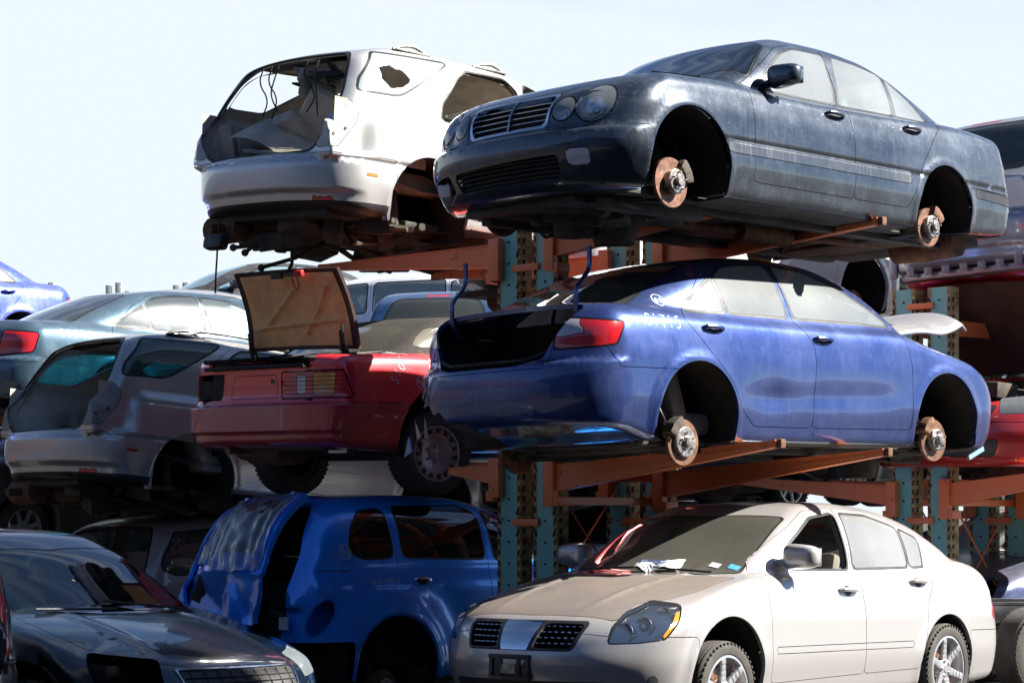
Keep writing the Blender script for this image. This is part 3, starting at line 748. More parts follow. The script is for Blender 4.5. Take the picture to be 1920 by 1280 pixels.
def d_maxima():
    def ex(x, y, z):
        ay = np.abs(y)
        return -.014 * np.exp(-((ay - .34 - .06 * (3.4 - x)) / .03) ** 2) * np.exp(-((x - 2.9) / .55) ** 4) * (z > .6)     # hood ribs
    return Car(x0=-1.18, x1=3.86, z0=.18, z1=1.5, wp=crv((-1.2, .80), (-.6, .885), (0, .91), (1.4, .905), (2.8, .915), (3.3, .885), (3.8, .80)),
        dw=crv((.15, .07), (.3, .03), (.5, .0), (.68, .0), (.85, .02), (.95, .045), (1.06, .11)),
        low=crv((-1.2, .86), (-1.08, .97), (-.8, 1.075), (-.4, 1.12), (.2, 1.08), (1.5, 1.03), (2.2, 1.02), (2.6, .985), (3.1, .90), (3.4, .82), (3.62, .74), (3.85, .60)),
        cl=crv((-1, .08), (0, .03), (2, .03), (2.5, .06), (3.2, .12), (3.7, .10)),
        XR=crv((.18, -1.06), (.35, -1.14), (.55, -1.16), (.72, -1.12), (.95, -1.02), (1.1, -.9)), ar=.36, pr=2.8,
        XF=crv((.18, 3.68), (.3, 3.78), (.45, 3.82), (.56, 3.80), (.70, 3.74), (.78, 3.64), (.9, 3.45)), af=.46, pf=2.4, zb=crv((-1.1, .27), (-.5, .22), (0, .2), (3.2, .2), (3.8, .2)),
        roof=crv((-1.1, .82), (-.75, 1.07), (-.4, 1.23), (0, 1.375), (.5, 1.465), (1.0, 1.49), (1.4, 1.465), (1.75, 1.365), (2.1, 1.20), (2.45, 1.02), (2.8, .84)),
        xc=1.0, wc=crv((-.8, .62), (-.3, .74), (.4, .80), (1.8, .80), (2.2, .76), (2.8, .64)), tum=crv((1.0, 0), (1.15, .05), (1.3, .125), (1.42, .20), (1.5, .27)),
        arch=[(.035, .345, .372), (2.80, .345, .385)], extra=ex, flare=.014, clim=(-.85, 2.6))
def d_suv():
    def ex(x, y, z):
        ay = np.abs(y)
        return .012 * np.exp(-((z - .715) / .012) ** 2) * (ay + (-x) > .9) * (x < -.2)
    return Car(x0=-1.10, x1=3.55, z0=.26, z1=1.68, wp=crv((-1.1, .80), (-.6, .885), (0, .905), (1.4, .905), (2.6, .905), (3.2, .87), (3.5, .80)),
        dw=crv((.25, .06), (.4, .02), (.6, .0), (.8, .005), (.95, .015), (1.1, .04), (1.2, .10)),
        low=crv((-1.15, .90), (-1.0, 1.10), (-.8, 1.13), (0, 1.13), (1.5, 1.10), (2.0, 1.10), (2.6, 1.02), (3.1, .93), (3.4, .82), (3.55, .7)),
        cl=crv((-1, .02), (2, .03), (2.6, .08), (3.2, .12)),
        XR=crv((.26, -.92), (.34, -1.0), (.45, -1.03), (.50, -1.08), (.66, -1.09), (.74, -1.05), (.78, -.93), (1.0, -.90), (1.2, -.84)), ar=.36, pr=2.9,
        XF=crv((.26, 3.4), (.45, 3.5), (.7, 3.48), (.9, 3.3)), af=.4, pf=2.6, zb=crv((-1.1, .38), (-.6, .33), (0, .30), (3.5, .3)),
        cr=.035, roof=crv((-1.2, .85), (-.90, 1.12), (-.76, 1.34), (-.62, 1.53), (-.45, 1.61), (-.2, 1.66), (.4, 1.69), (1.0, 1.675), (1.5, 1.59), (1.9, 1.38), (2.4, 1.10), (2.8, .9)),
        xc=.4, kc=.6, bw=.22, br=.16, wc=crv((-1.0, .78), (-.5, .82), (.5, .83), (1.8, .82), (2.6, .7)), tum=crv((1.1, 0), (1.3, .035), (1.45, .08), (1.58, .13), (1.70, .22)),
        arch=[(0, .40, .41), (2.6, .40, .41)], extra=ex, zc=.7, rcab=.12, clim=(-.93, 2.6))

# ================================================================== the cars
def sedan_cuts(c, doors, wins, ws=None, rw=None, hood=None, trunk=None, seal=.016):
    for nm, pl in doors: c.side(pl, nm, ('body',), 1)
    for nm, pl in wins: c.side(pl, 'window_seal', ('body', 'front_door', 'rear_door'), 2, off=seal)
    for nm, pl in wins: c.side(pl, nm, ('window_seal',), 2)
    if ws: c.top(ws, 'windshield_seal', ('body',), 1, off=.012, nz=.25); c.top(ws, 'windshield', ('windshield_seal',), 1, nz=.2)
    if rw: c.top(rw, 'rear_window_seal', ('body',), 1, off=.012, nz=.2); c.top(rw, 'rear_window', ('rear_window_seal',), 1, nz=.15)
    if hood: c.top(hood, 'hood', ('body',), 1, nz=.12)
    if trunk: c.top(trunk, 'trunk_lid', ('body',), 1, nz=.2)
def under_tag(c, z=.0):
    c.T = [('underbody' if t == 'body' and sum(c.V[k][2] for k in f) / len(f) < z else t) for f, t in zip(c.F, c.T)]
# ---- blue sedan, middle tier, rear towards us ---------------------------------------
M['p_camry'] = paint('paint_blue', (.006, .028, .15), .62, .32, dust=.12, dustcol=(.30, .34, .50), streak=.12, scratch=.25, up=.6)
M['g_camry'] = glass('glass_dusty', (.45, .55, .55), .38, (.62, .68, .68))
M['g_dark'] = glass('glass_rear', (.12, .17, .18), .12, (.5, .55, .5))
def camry():
    c = d_camry().mesh(); l, r = pose((0.553, 15.841, 0.225), 44.88, -.31, -1.33)
    t = thing('parked_car', 'blue sedan with open empty trunk and no wheels, on the rack above the champagne sedan', 'car', l, r, 'wrecked sedans on the rack')
    fd = [(2.30, .32), (2.31, .83), (2.27, 1.02), (2.2, 1.09), (1.75, 1.33), (1.35, 1.43), (1.07, 1.445), (1.09, 1.03), (1.22, .86), (1.18, .31)]
    rd = [(1.18, .31), (1.22, .86), (1.09, 1.03), (1.06, 1.445), (.5, 1.40), (.25, 1.27), (-.02, 1.03), (-.06, .98), (.12, .80), (.34, .58), (.44, .42), (.58, .31)]
    wq = [(.03, 1.05), (.04, 1.07), (.19, 1.175), (.375, 1.28), (.405, 1.05)]
    wr = [(.435, 1.05), (.405, 1.29), (.53, 1.36), (.75, 1.395), (1.02, 1.41), (1.04, 1.05)]
    wf = [(1.12, 1.05), (1.085, 1.41), (1.4, 1.392), (1.68, 1.305), (1.95, 1.185), (2.18, 1.075), (2.19, 1.05)]
    sedan_cuts(c, [('front_door', fd), ('rear_door', rd)], [('quarter_window', wq), ('rear_side_window', wr), ('front_side_window', wf)],
               ws=[(2.36, .66), (2.56, .35), (2.62, 0), (2.56, -.35), (2.36, -.66), (1.68, -.54), (1.78, 0), (1.68, .54)],
               rw=[(-.62, .66), (-.66, .3), (-.68, 0), (-.66, -.3), (-.62, -.66), (.26, -.54), (.16, 0), (.26, .54)], hood=None)
    # trunk opening: deck and rear face
    op = [(-1.3, -.60), (-.74, -.66), (-.72, 0), (-.74, .66), (-1.3, .60)]
    c.cut(lambda V: np.maximum(sdpoly(roundc(op, .08), V[:, 0], V[:, 1]), .68 + .06 * np.clip((np.abs(V[:, 1]) - .25) / .25, 0, 1) ** 2 - V[:, 2] + np.clip(np.abs(V[:, 1]) - .46, 0, 1) * 1.6), 'hole', ('body',), lambda p, g: p[:, 0] < -.5)
    def lamp(V):
        u = np.abs(V[:, 1]) + V[:, 0] + 1.0; return sdpoly(roundc([(.60, .775), (.66, .955), (.75, .965), (1.235, .935), (1.16, .80), (1.0, .785)], .02), u, V[:, 2])
    c.cut(lambda V: lamp(V) - .008, 'lamp_seal', ('body',), lambda p, g: p[:, 0] < -.4)
    c.cut(lamp, 'tail_lamp', ('lamp_seal',), lambda p, g: p[:, 0] < -.4)
    c.cut(lambda V: np.maximum(lamp(V), .875 - V[:, 2] + .12 * (np.abs(V[:, 1]) + V[:, 0] + 1 - .9)), 'reversing_lamp', ('tail_lamp',), lambda p, g: (p[:, 0] < -.4) & (np.abs(p[:, 1]) + p[:, 0] + 1 < .86))
    # bumper cover
    c.cut(lambda V: np.maximum(V[:, 0] + .15, V[:, 2] - .655 - .14 * np.clip((-V[:, 0] - .68) / .06, 0, 1) * (np.abs(V[:, 1]) > .5)), 'rear_bumper', ('body',), lambda p, g: p[:, 0] < -.1)
    c.side([(-.40, .72), (-.19, .72), (-.20, .90), (-.38, .90)], 'fuel_door', ('body',), 2, sgn=-1) if False else None
    rag = [(.10, .0), (.16, .33), (.28, .37), (.34, .34), (.44, .43), (.52, .41), (.57, .49), (.66, .47), (.70, .56), (.78, .53), (.84, .66), (1.1, .64), (1.1, 0)]
    c.cut(lambda V: sdpoly(rag, V[:, 1] - .5 * np.clip(V[:, 0] + .95, -1, .5), V[:, 2]), 'hole', ('rear_bumper', 'body'), lambda p, g: (p[:, 0] < -.3) & (p[:, 1] > .1))
    under_tag(c, .215); c.arches(); c.split_sides('front_door', 'rear_door', 'quarter_window', 'rear_side_window', 'front_side_window', 'tail_lamp', 'reversing_lamp', 'lamp_seal', 'window_seal')
    P = M['p_camry']; g = M['g_camry']
    c.finish(t, dict(body=P, window_seal=M['trim'], windshield_seal=M['trim'], rear_window_seal=M['trim'], lamp_seal=M['trim'], quarter_window=g, rear_side_window=g, front_side_window=g,
                     windshield=g, rear_window=M['g_dark'], tail_lamp=M['red_lens'], reversing_lamp=M['white_lens'], underbody=M['under']), {'underbody': 0., 'window_seal': 0.}, folds={'body': .03})
    wells(c, t); interior(c, t, M['grey_in'], .33, xw=1.95, xs=(1.2, .35), wheel_side=1)
    # trunk tub and inner lips
    b = MB(); b.grid(lambda u, v: (-.95 + .75 * u, -.62 + 1.24 * v, .50 + .05 * math.sin(u * 9) * math.sin(v * 7)), 8, 8)
    b.box((-.2, 0, .72), (.03, 1.3, .6)); b.box((-.48, .66, .68), (.55, .03, .45)); b.box((-.48, -.66, .68), (.55, .03, .45)); b.box((-.93, 0, .57), (.03, 1.1, .2))
    b.build('trunk_tub', M['black_in'], t)
    b = MB(); s_ = []
    for k in range(41):
        a = -1 + 2 * k / 40; y = a * .60
        zz = .70 + .06 * max(0, (abs(y) - .25) / .25) ** 2 if abs(y) < .5 else .76 + (abs(y) - .5) * 1.8
        p, n = c.onend(y, min(zz, .96), False)
        if p is not None: s_.append(Vector(p) + Vector((.02, 0, .012)))
    b.tube(s_, .014, 6); b.build('trunk_seal', M['rubber'], t)
    for yy, ln in ((-.56, 0), (.56, 1)):
        b = MB(); p = Vector((-.74, yy, .98)); b.tube(chaikin([tuple(p + Vector(q)) for q in ((.06, 0, -.06), (0, 0, .02), (-.01, 0, .14), (.01, 0, .20), (.10, 0, .28), (.125, 0, .33), (.125, 0, .45))], 2, False), .02, 8, flat=.55)
        b.build('trunk_hinge', M['p_camry'], t)
    for sg in (-1, 1):
        handle(c, t, .195, .93, sg, P, 1); handle(c, t, 1.32, .905, sg, P, 1)
    brake(t, .03, -.73, .206, -1, .148, seed=1, capr=.098, hub=.035); brake(t, 2.77, -.73, .262, -1, .150, seed=2); brake(t, .03, .76, .206, 1, .150, seed=3); brake(t, 2.77, .78, .262, 1, .150, seed=4)
    chalk(c, t, 'S1715', -.42, .925, .078, -1, 1, rot=-.04, wid=.007); chalk_ring(c, t, -.155, 1.105, .038, -1); chalk(c, t, '09', -.18, 1.085, .034, -1, 1)
    underside(c, t, -.30, 3.2, 3, .205, 1.30, axles=(0, 2.77), sump=(2.9, 0), exhaust=False)
    MB().grid(lambda u, v: (-.92 + .7 * u, -.70 + 1.15 * v, .335 - .11 * u + .02 * math.sin(v * 9)), 8, 10).build('rear_undertray', M['under'], t)
    b = MB(); b.grid(lambda u, v: (2.44 + .84 * u, -.70 + 1.40 * v, 1.06 + .16 * u - .10 * abs(2 * v - 1) ** 5 * min(1, .4 + u) + .03 * math.sin(u * 7 + v * 4) * u + (-.06 if u > .97 else 0)), 18, 24)
    hm = paint('paint_hood_glare', (.22, .22, .24), .2, .4, dust=.3); o = b.build('hood', hm, t); sm = o.modifiers.new('solid', 'SOLIDIFY'); sm.thickness = .02  # sun reflecting off the blue hood is put into this grey
    # torn left corner of the bumper hanging down, heat shield, front splash bracket
    rg = random.Random(4); b = MB()
    for k in range(5):
        x = -.93 + .05 * k; y = .80 + rg.uniform(-.03, .05); z = .32 + rg.uniform(-.08, .1)
        b.add([(x, y, z), (x + rg.uniform(-.04, .04), y + rg.uniform(-.03, .03), z - rg.uniform(.06, .14)), (x + rg.uniform(-.06, .1), y + rg.uniform(-.08, .08), z - rg.uniform(.02, .12)), (x + .03, y + .05, z + .04)], [(0, 1, 2, 3)], False)
    b.build('torn_bumper_shreds', P, t)
    MB().grid(lambda u, v: (-1.0 + .12 * u * u + .05 * v, -.25 - .36 * u, .325 + .03 * math.sin(u * 3.1) - .085 * v + .008 * math.sin(u * 23 + v * 5)), 18, 5).build('heat_shield', M['steel'], t)
    MB().box((3.15, -.84, .17), (.2, .02, .035), (0, -.35, 0)).build('splash_bracket', M['chrome'], t)
    return c, t
camry()
# ---- dark navy saloon, top tier, front towards us ------------------------------------
M['p_merc'] = paint('paint_navy', (.008, .015, .028), .5, .36, dust=.12, dustcol=(.46, .54, .64), streak=.12, scratch=1., up=.1)
M['g_side'] = glass('glass_side_dusty', (.62, .72, .74), .40, (.60, .66, .68))
M['g_ws'] = glass('glass_windshield', (.04, .12, .22), .03, (.3, .45, .6))
M['lamp_clear'] = glass('lamp_glass', (.8, .86, .9), .30, (.55, .62, .66), rough=.08)
def merc():
    c = d_merc().mesh(); l, r = pose((2.431, 17.43, 1.751), 226.81, -.01, 1.76)
    t = thing('parked_car', 'dark navy saloon with four round headlamps and chrome grille, on the rack top tier', 'car', l, r, 'wrecked sedans on the rack')
    fd = [(2.23, .315), (2.23, .79), (2.23, .93), (2.12, .99), (1.9, 1.13), (1.62, 1.30), (1.4, 1.355), (1.07, 1.365), (1.17, .93), (1.14, .71), (1.14, .31)]
    rd = [(1.14, .31), (1.14, .71), (1.17, .93), (1.065, 1.365), (.7, 1.35), (.45, 1.29), (.15, 1.08), (.0, .95), (.19, .79), (.32, .64), (.49, .31)]
    wf = [(1.20, .95), (1.085, 1.325), (1.42, 1.315), (1.60, 1.255), (1.87, 1.08), (1.93, 1.02), (1.92, .955)]
    wr = [(1.15, .95), (.98, 1.322), (.72, 1.305), (.455, 1.262), (.52, .955)]
    wq = [(.405, 1.245), (.23, 1.105), (.075, .962), (.475, .955)]
    sedan_cuts(c, [('front_door', fd), ('rear_door', rd)], [('front_side_window', wf), ('rear_side_window', wr), ('quarter_window', wq)],
               ws=[(2.06, .70), (2.27, .35), (2.33, 0), (2.27, -.35), (2.06, -.70), (1.70, -.56), (1.78, 0), (1.70, .56)],
               rw=[(-.42, .60), (-.46, 0), (-.42, -.60), (.28, -.52), (.22, 0), (.28, .52)],
               hood=[(2.16, -.74), (2.34, -.4), (2.40, 0), (2.34, .4), (2.16, .74), (2.8, .70), (3.15, .60), (3.30, .47), (3.44, .36), (3.6, .34), (3.6, -.34), (3.44, -.36), (3.30, -.47), (3.15, -.60), (2.8, -.70)], seal=.012)
    def ell(y0, z0, ry, rz):
        return lambda V: (np.sqrt(((np.abs(V[:, 1]) - y0) / ry) ** 2 + ((V[:, 2] - z0) / rz) ** 2) - 1) * min(ry, rz)
    for nm, e in (('headlamp', (.615, .705, .112, .115)), ('inner_headlamp', (.43, .685, .070, .075))):
        c.cut(lambda V: ell(*e)(V) - .007, 'lamp_seal', ('body', 'hood'), lambda p, g: p[:, 0] > 3.1); c.cut(ell(*e), nm, ('lamp_seal',), lambda p, g: p[:, 0] > 3.1)
    c.end([(-.36, .805), (.36, .805), (.325, .575), (-.325, .575)], 'grille_frame', ('body', 'hood'), 1, off=.0, xlim=3.2)
    c.end([(-.335, .785), (.335, .785), (.302, .592), (-.302, .592)], 'hole', ('grille_frame',), 1, xlim=3.2)
    c.cut(lambda V: np.maximum(3.22 - V[:, 0], V[:, 2] - .563), 'front_bumper', ('body',)); c.cut(lambda V: np.maximum(V[:, 0] + .27, V[:, 2] - .525), 'rear_bumper', ('body',))
    c.end([(-.44, .375), (.44, .395), (.42, .265), (-.42, .265)], 'hole', ('front_bumper',), 1, xlim=3)
    c.end([(-.72, .375), (-.50, .385), (-.48, .27), (-.70, .28)], 'hole', ('front_bumper',), 1, xlim=3)
    c.end([(.49, .425), (.635, .425), (.625, .325), (.49, .325)], 'fog_lamp', ('front_bumper',), 2, xlim=3)
    c.cut(lambda V: sdpoly(roundc([(3.02, .535), (3.14, .53), (3.13, .475), (3.0, .485)], .02), V[:, 0], V[:, 2]), 'hole', ('front_bumper', 'body'), lambda p, g: p[:, 1] > .6)
    c.side([(.46, .475), (2.52, .475), (2.52, .548), (.46, .548)], 'side_moulding', ('body', 'front_door', 'rear_door'), 0); c.side([(-.95, .44), (-.36, .46), (-.36, .525), (-.95, .51)], 'bumper_moulding', ('rear_bumper',), 0)
    c.cut(lambda V: sdpoly(roundc([(.50, .62), (.52, .80), (1.10, .80), (1.0, .62)], .04), np.abs(V[:, 1]) + V[:, 0] + 1.1, V[:, 2]), 'tail_lamp', ('body',), lambda p, g: p[:, 0] < -.4)
    under_tag(c, .20); c.arches(); c.split_sides('front_door', 'rear_door', 'quarter_window', 'rear_side_window', 'front_side_window', 'tail_lamp', 'headlamp', 'inner_headlamp', 'lamp_seal', 'window_seal', 'side_moulding', 'bumper_moulding')
    P = M['p_merc']; g = M['g_side']
    c.finish(t, dict(body=P, window_seal=M['trim'], windshield_seal=M['trim'], rear_window_seal=M['trim'], lamp_seal=M['trim'], quarter_window=g, rear_side_window=g, front_side_window=g, windshield=M['g_ws'],
                     rear_window=M['g_dark'], tail_lamp=M['red_lens'], headlamp=M['lamp_clear'], inner_headlamp=M['lamp_clear'], fog_lamp=M['white_lens'], grille_frame=M['chrome'], underbody=M['under'], bumper_moulding=M['black'],
                     side_moulding=paint('moulding', (.03, .035, .042), .2, .3, dust=.15, streak=.5, scratch=.2)), {'underbody': 0., 'window_seal': 0., 'headlamp': 0, 'inner_headlamp': 0}, folds={'body': .03, 'grille_frame': .04})
    wells(c, t); interior(c, t, M['grey_in'], .30, xw=1.75, xs=(1.1, .3), wheel_side=1)
    for y0, z0, ry in ((.615, .705, .10), (.43, .685, .062)):
        for sg in (-1, 1):
            p, n = c.onend(sg * y0, z0); p = Vector(p); n = Vector(n)
            b = MB(); b.lathe([(ry, -.02), (ry * .8, -.06), (ry * .3, -.085), (0, -.09)], 24, axis='z')
            b.lathe([(0, -.02), (ry * .22, -.03), (ry * .22, -.08)], 12, axis='z')
            o = b.build('lamp_reflector', M['chrome'], t); o.location = p; o.rotation_euler = n.to_track_quat('Z', 'Y').to_euler()
    def bars(zs, y0, y1, dx, th, m, nm, curve=0):
        b = MB()
        for z in zs:
            pts = []
            for k in range(17):
                y = y0 + (y1 - y0) * k / 16; p, n = c.onend(y, z)
                if p is not None: pts.append((p[0] - dx, y, z))
            b.tube(pts, th, 6)
        return b, nm, m
    b, nm, m = bars([.60 + .0365 * k for k in range(6)], -.335, .335, .03, .0042, M['chrome'], 'grille_slat'); b.tube([(c.onend(0, z)[0][0] - .018, 0, z) for z in (.59, .64, .69, .74, .79)], .008, 6); b.build(nm, m, t)
    b = MB(); b.box((3.36, 0, .68), (.02, .8, .3)); b.box((3.42, 0, .32), (.02, 1.3, .22)); b.build('radiator', M['well'], t)
    b, nm, m = bars([.285, .31, .335, .36, .383], -.44, .44, .03, .0065, M['black'], 'lower_grille'); b.build(nm, m, t)
    b = MB(); b.lathe([(0, 0), (.035, 0), (.04, -.06)], 16, c=(3.50, -.50, .335), axis='x'); b.box((3.50, -.62, .315), (.05, .09, .08), (0, .3, .3), .015); b.build('fog_lamp', M['white_lens'], t)
    for sg in (-1, 1):
        handle(c, t, 1.335, .845, sg, P, -1); handle(c, t, .42, .855, sg, P, -1); mirror(c, t, 1.93, .985, sg, P, (.13, .25, .15), .15)
    brake(t, 2.86, .70, .268, 1, .155, seed=5, hub=.06, capr=.078); brake(t, .035, .72, .232, 1, .135, seed=6, capr=.08); brake(t, 2.86, -.74, .268, -1, .178, seed=7); brake(t, .035, -.76, .232, -1, .150, seed=8)
    underside(c, t, -.9, 3.3, 9, .20, 1.3, axles=(0, 2.8), sump=(2.95, -.05)); underside(c, t, 2.2, 3.4, 12, .15, 1.0, exhaust=False, sump=(2.75, .1))
    # wipers, windshield stickers, splash drip
    b = MB()
    for y0, y1 in ((.5, -.05), (-.1, -.6)):
        a_ = c.ontop(2.28, y0)[0]; b_ = c.ontop(2.10, y1)[0]; b.tube([Vector(a_) + Vector((0, 0, .015)), Vector(b_) + Vector((0, 0, .015))], .008, 6)
    b.build('wiper', M['black'], t)
    b = MB()
    for (x, y) in ((2.12, .35), (2.13, .5)):
        q = [Vector(c.ontop(x + dx, y + dy)[0]) + Vector((0, 0, -.012)) for dx, dy in ((0, 0), (0, .1), (.05, .1), (.05, 0))]; b.add(q, [(0, 1, 2, 3)])
    b.build('windshield_sticker', solid('sticker_blue', (.1, .3, .7), .6), t)
    return c, t
merc()
# ---- champagne sedan, ground level, front towards us --------------------------------
M['p_max'] = paint('paint_champagne', (.44, .425, .42), .5, .30, dust=.12, dustcol=(.38, .33, .29), streak=.2, scratch=.12, up=1.3)
M['g_max'] = glass('glass_flank_dusty', (.7, .76, .74), .42, (.66, .68, .66))  # pale dust on the flank windows
M['g_mws'] = glass('glass_windshield_dusty', (.30, .33, .30), .26, (.42, .40, .33))
def maxima():
    c = d_maxima().mesh(); l, r = pose((2.384, 17.53, -1.44), 231.25, -1.32, .28)
    t = thing('parked_car', 'champagne sedan on its wheels with open driver window, lowest on the right side', 'car', l, r, 'wrecked sedans on the rack')
    fd = [(2.30, .30), (2.345, .88), (2.3, 1.0), (2.2, 1.09), (1.85, 1.25), (1.45, 1.41), (1.065, 1.445), (1.18, 1.02), (1.16, .80), (1.145, .33)]
    rd = [(1.145, .33), (1.16, .80), (1.18, 1.02), (1.06, 1.445), (.6, 1.43), (.28, 1.34), (.02, 1.23), (.12, 1.03), (.29, .80), (.345, .60), (.42, .345)]
    wf = [(1.985, 1.055), (1.83, 1.185), (1.435, 1.36), (1.11, 1.40), (1.215, 1.03), (1.93, 1.03)]
    wr = [(1.14, 1.035), (1.025, 1.40), (.68, 1.392), (.36, 1.318), (.40, 1.05)]; wq = [(.325, 1.31), (.11, 1.245), (.17, 1.055), (.365, 1.05)]
    hd = [(2.44, -.72), (2.62, -.40), (2.68, 0), (2.62, .40), (2.44, .72), (2.84, .735), (3.13, .68), (3.33, .57), (3.50, .60), (3.56, .58), (3.62, .30), (3.64, 0), (3.62, -.30), (3.56, -.58), (3.50, -.60), (3.33, -.57), (3.13, -.68), (2.84, -.735)]
    sedan_cuts(c, [('front_door', fd), ('rear_door', rd)], [('front_side_window', wf), ('rear_side_window', wr), ('quarter_window', wq)],
               ws=[(2.36, .665), (2.56, .35), (2.62, 0), (2.56, -.35), (2.36, -.665), (1.64, -.55), (1.74, 0), (1.64, .55)],
               rw=[(-.70, .60), (-.76, 0), (-.70, -.60), (.16, -.54), (.08, 0), (.16, .54)], hood=hd, seal=.014)
    def wrap(poly, off=0.): pl = roundc(poly, .02); return lambda V: sdpoly(pl, np.abs(V[:, 1]) + 3.8 - V[:, 0], V[:, 2]) - off
    hl = [(.745, .572), (.80, .67), (.93, .752), (1.19, .822), (1.42, .802), (1.37, .70), (1.24, .60), (1.0, .578)]; fr = lambda p, g: p[:, 0] > 3.0
    c.cut(wrap(hl, .007), 'lamp_seal', ('body', 'hood'), fr); c.cut(wrap(hl), 'headlamp', ('lamp_seal',), fr)
    c.cut(wrap([(1.20, .60), (1.25, .60), (1.38, .70), (1.41, .77), (1.36, .765), (1.315, .70)]), 'turn_signal', ('headlamp',), fr)
    c.end([(-.46, .70), (-.40, .52), (.40, .52), (.46, .70)], 'grille_frame', ('body', 'hood'), .03, xlim=3.3); c.end([(.175, .684), (.435, .684), (.383, .537), (.135, .537)], 'hole', ('grille_frame',), .02, xlim=3.3, both=True)
    c.end([(-.15, .705), (-.10, .51), (.10, .51), (.15, .705)], 'chrome_panel', ('grille_frame',), .015, xlim=3.3)
    c.cut(lambda V: np.maximum(3.14 - V[:, 0], V[:, 2] - .61 + .1 * np.clip(.60 - np.abs(V[:, 1]), 0, 1) * -1), 'front_bumper', ('body',), lambda p, g: (p[:, 0] > 3.0)); c.cut(lambda V: np.maximum(V[:, 0] + .30, V[:, 2] - .60), 'rear_bumper', ('body',))
    c.end([(-.60, .335), (.60, .335), (.55, .22), (-.55, .22)], 'lower_grille', ('front_bumper',), .03, xlim=3.2)
    c.cut(lambda V: np.hypot(np.abs(V[:, 1]) + 3.8 - V[:, 0] - 1.13, V[:, 2] - .33) - .05, 'fog_lamp', ('front_bumper', 'lower_grille'), fr)
    c.side([(.50, .492), (2.27, .487), (2.27, .53), (.50, .538)], 'side_moulding', ('front_door', 'rear_door'), .015)
    c.cut(lambda V: sdpoly(roundc([(.80, .78), (.95, 1.06), (1.12, .98), (1.30, .70), (1.05, .62)], .04), np.abs(V[:, 1]) + V[:, 0] + 1.1, V[:, 2]), 'tail_lamp', ('body',), lambda p, g: p[:, 0] < -.4)
    under_tag(c, .215); c.arches(); c.split_sides('front_door', 'rear_door', 'quarter_window', 'rear_side_window', 'tail_lamp', 'headlamp', 'turn_signal', 'fog_lamp', 'lamp_seal', 'side_moulding', 'window_seal')
    c.T = ['hole' if tt == 'front_side_window' and sum(c.V[k][1] for k in f) > 0 else tt for f, tt in zip(c.F, c.T)]
    P = M['p_max']; g = M['g_max']; hood = paint('paint_champagne_hood', (.20, .18, .17), .3, .42, dust=.8, dustcol=(.13, .105, .085), streak=0., scratch=.05, up=.5)
    c.finish(t, dict(body=P, window_seal=M['trim'], windshield_seal=M['trim'], rear_window_seal=M['trim'], lamp_seal=M['trim'], quarter_window=g, rear_side_window=g, front_side_window=M['g_dark'], windshield=M['g_mws'], hood=hood,
                     rear_window=M['g_dark'], tail_lamp=M['red_lens'], headlamp=glass('lamp_glass_clear', (.94, .97, 1.), .06, (.55, .62, .66), rough=.04), turn_signal=M['amber_lens'], fog_lamp=M['lamp_clear'], grille_frame=M['black'], chrome_panel=M['chrome'],
                     lower_grille=M['black'], underbody=M['under']), {'underbody': 0., 'window_seal': 0., 'hood': .004, 'headlamp': 0}, folds={'body': .03, 'hood': .02, 'front_door': .03})
    wells(c, t); interior(c, t, M['beige_in'], .34, xw=1.95, xs=(1.28, .35), wheel_side=1)
    inner_shell(c, t, M['grey_in'], -.4, 2.2, [lambda q: q.side(wf, 'hole', ('body',), 0, ny=.2), lambda q: q.side(wr, 'hole', ('body',), 0, ny=.2), lambda q: q.side(wq, 'hole', ('body',), 0, ny=.2),
                 lambda q: q.top([(2.6, .7), (2.6, -.7), (1.66, -.56), (1.66, .56)], 'hole', ('body',), 0, nz=.1), lambda q: q.top([(-.8, .62), (-.8, -.62), (.12, -.52), (.12, .52)], 'hole', ('body',), 0, nz=.1)], z0=.4)
    c.backing('headlamp', .05, solid('lamp_bowl', (.82, .86, .9), .3, .15, var=.1), t, 'lamp_reflector')
    for sg in (1, -1):      # lamp internals
        b = MB()
        for (y, z, x) in ((.70, .665, 3.45), (.63, .63, 3.55), (.74, .72, 3.30)):
            b.lathe([(.055, .03), (.045, -.02), (.02, -.05), (0, -.055)], 20, c=(x - .05, sg * y, z), axis='x'); b.lathe([(.056, .03), (.064, .03), (.064, .0)], 20, c=(x - .05, sg * y, z), axis='x')
        b.ball((3.43, sg * .70, .665), .032, 12)
        b.build('lamp_housing', M['chrome'], t)
    b = MB()
    for sg in (1, -1):
        for i in range(4):
            z = .665 - i * .034
            for k in range(6):
                y = sg * (.17 - i * .011 + .043 * k + .012); p, n = c.onend(y, z)
                b.ball((p[0] - .022, y, z), (.008, .0165, .006), 8)
    b.build('grille_dots', M['chrome'], t)
    MB().box((3.52, 0, .60), (.02, .95, .24)).build('radiator', M['well'], t)
    b = MB(); px = 3.815
    for q in ((0, .478, .32, .014), (0, .345, .32, .014)): b.box((px, q[0] - .02, q[1]), (.025, q[2], q[3] * 2), None, .005)
    for y in (-.16, -.09, .05, .12): b.box((px, y, .412), (.024, .03, .14), None, .005)
    b.box((px - .005, -.02, .412), (.015, .32, .1)); b.build('plate_holder', M['black'], t)
    MB().box((px + .012, -.02, .405), (.01, .11, .055)).build('plate_bracket', M['steel'], t)
    for sg in (-1, 1):
        handle(c, t, 1.36, .885, sg, P, -1, .22); handle(c, t, .40, .94, sg, P, -1, .22); mirror(c, t, 2.02, 1.06, sg, P, (.14, .26, .16), .16)
    for x, z in ((2.815, .262), (.01, .334)):
        for sg in (1, -1): wheel(t, x, .80 * sg, z, sg, .318, .21, .228, 'spoke', 6)
    underside(c, t, -.9, 3.3, 5, .21, 1.3, axles=(0, 2.8))
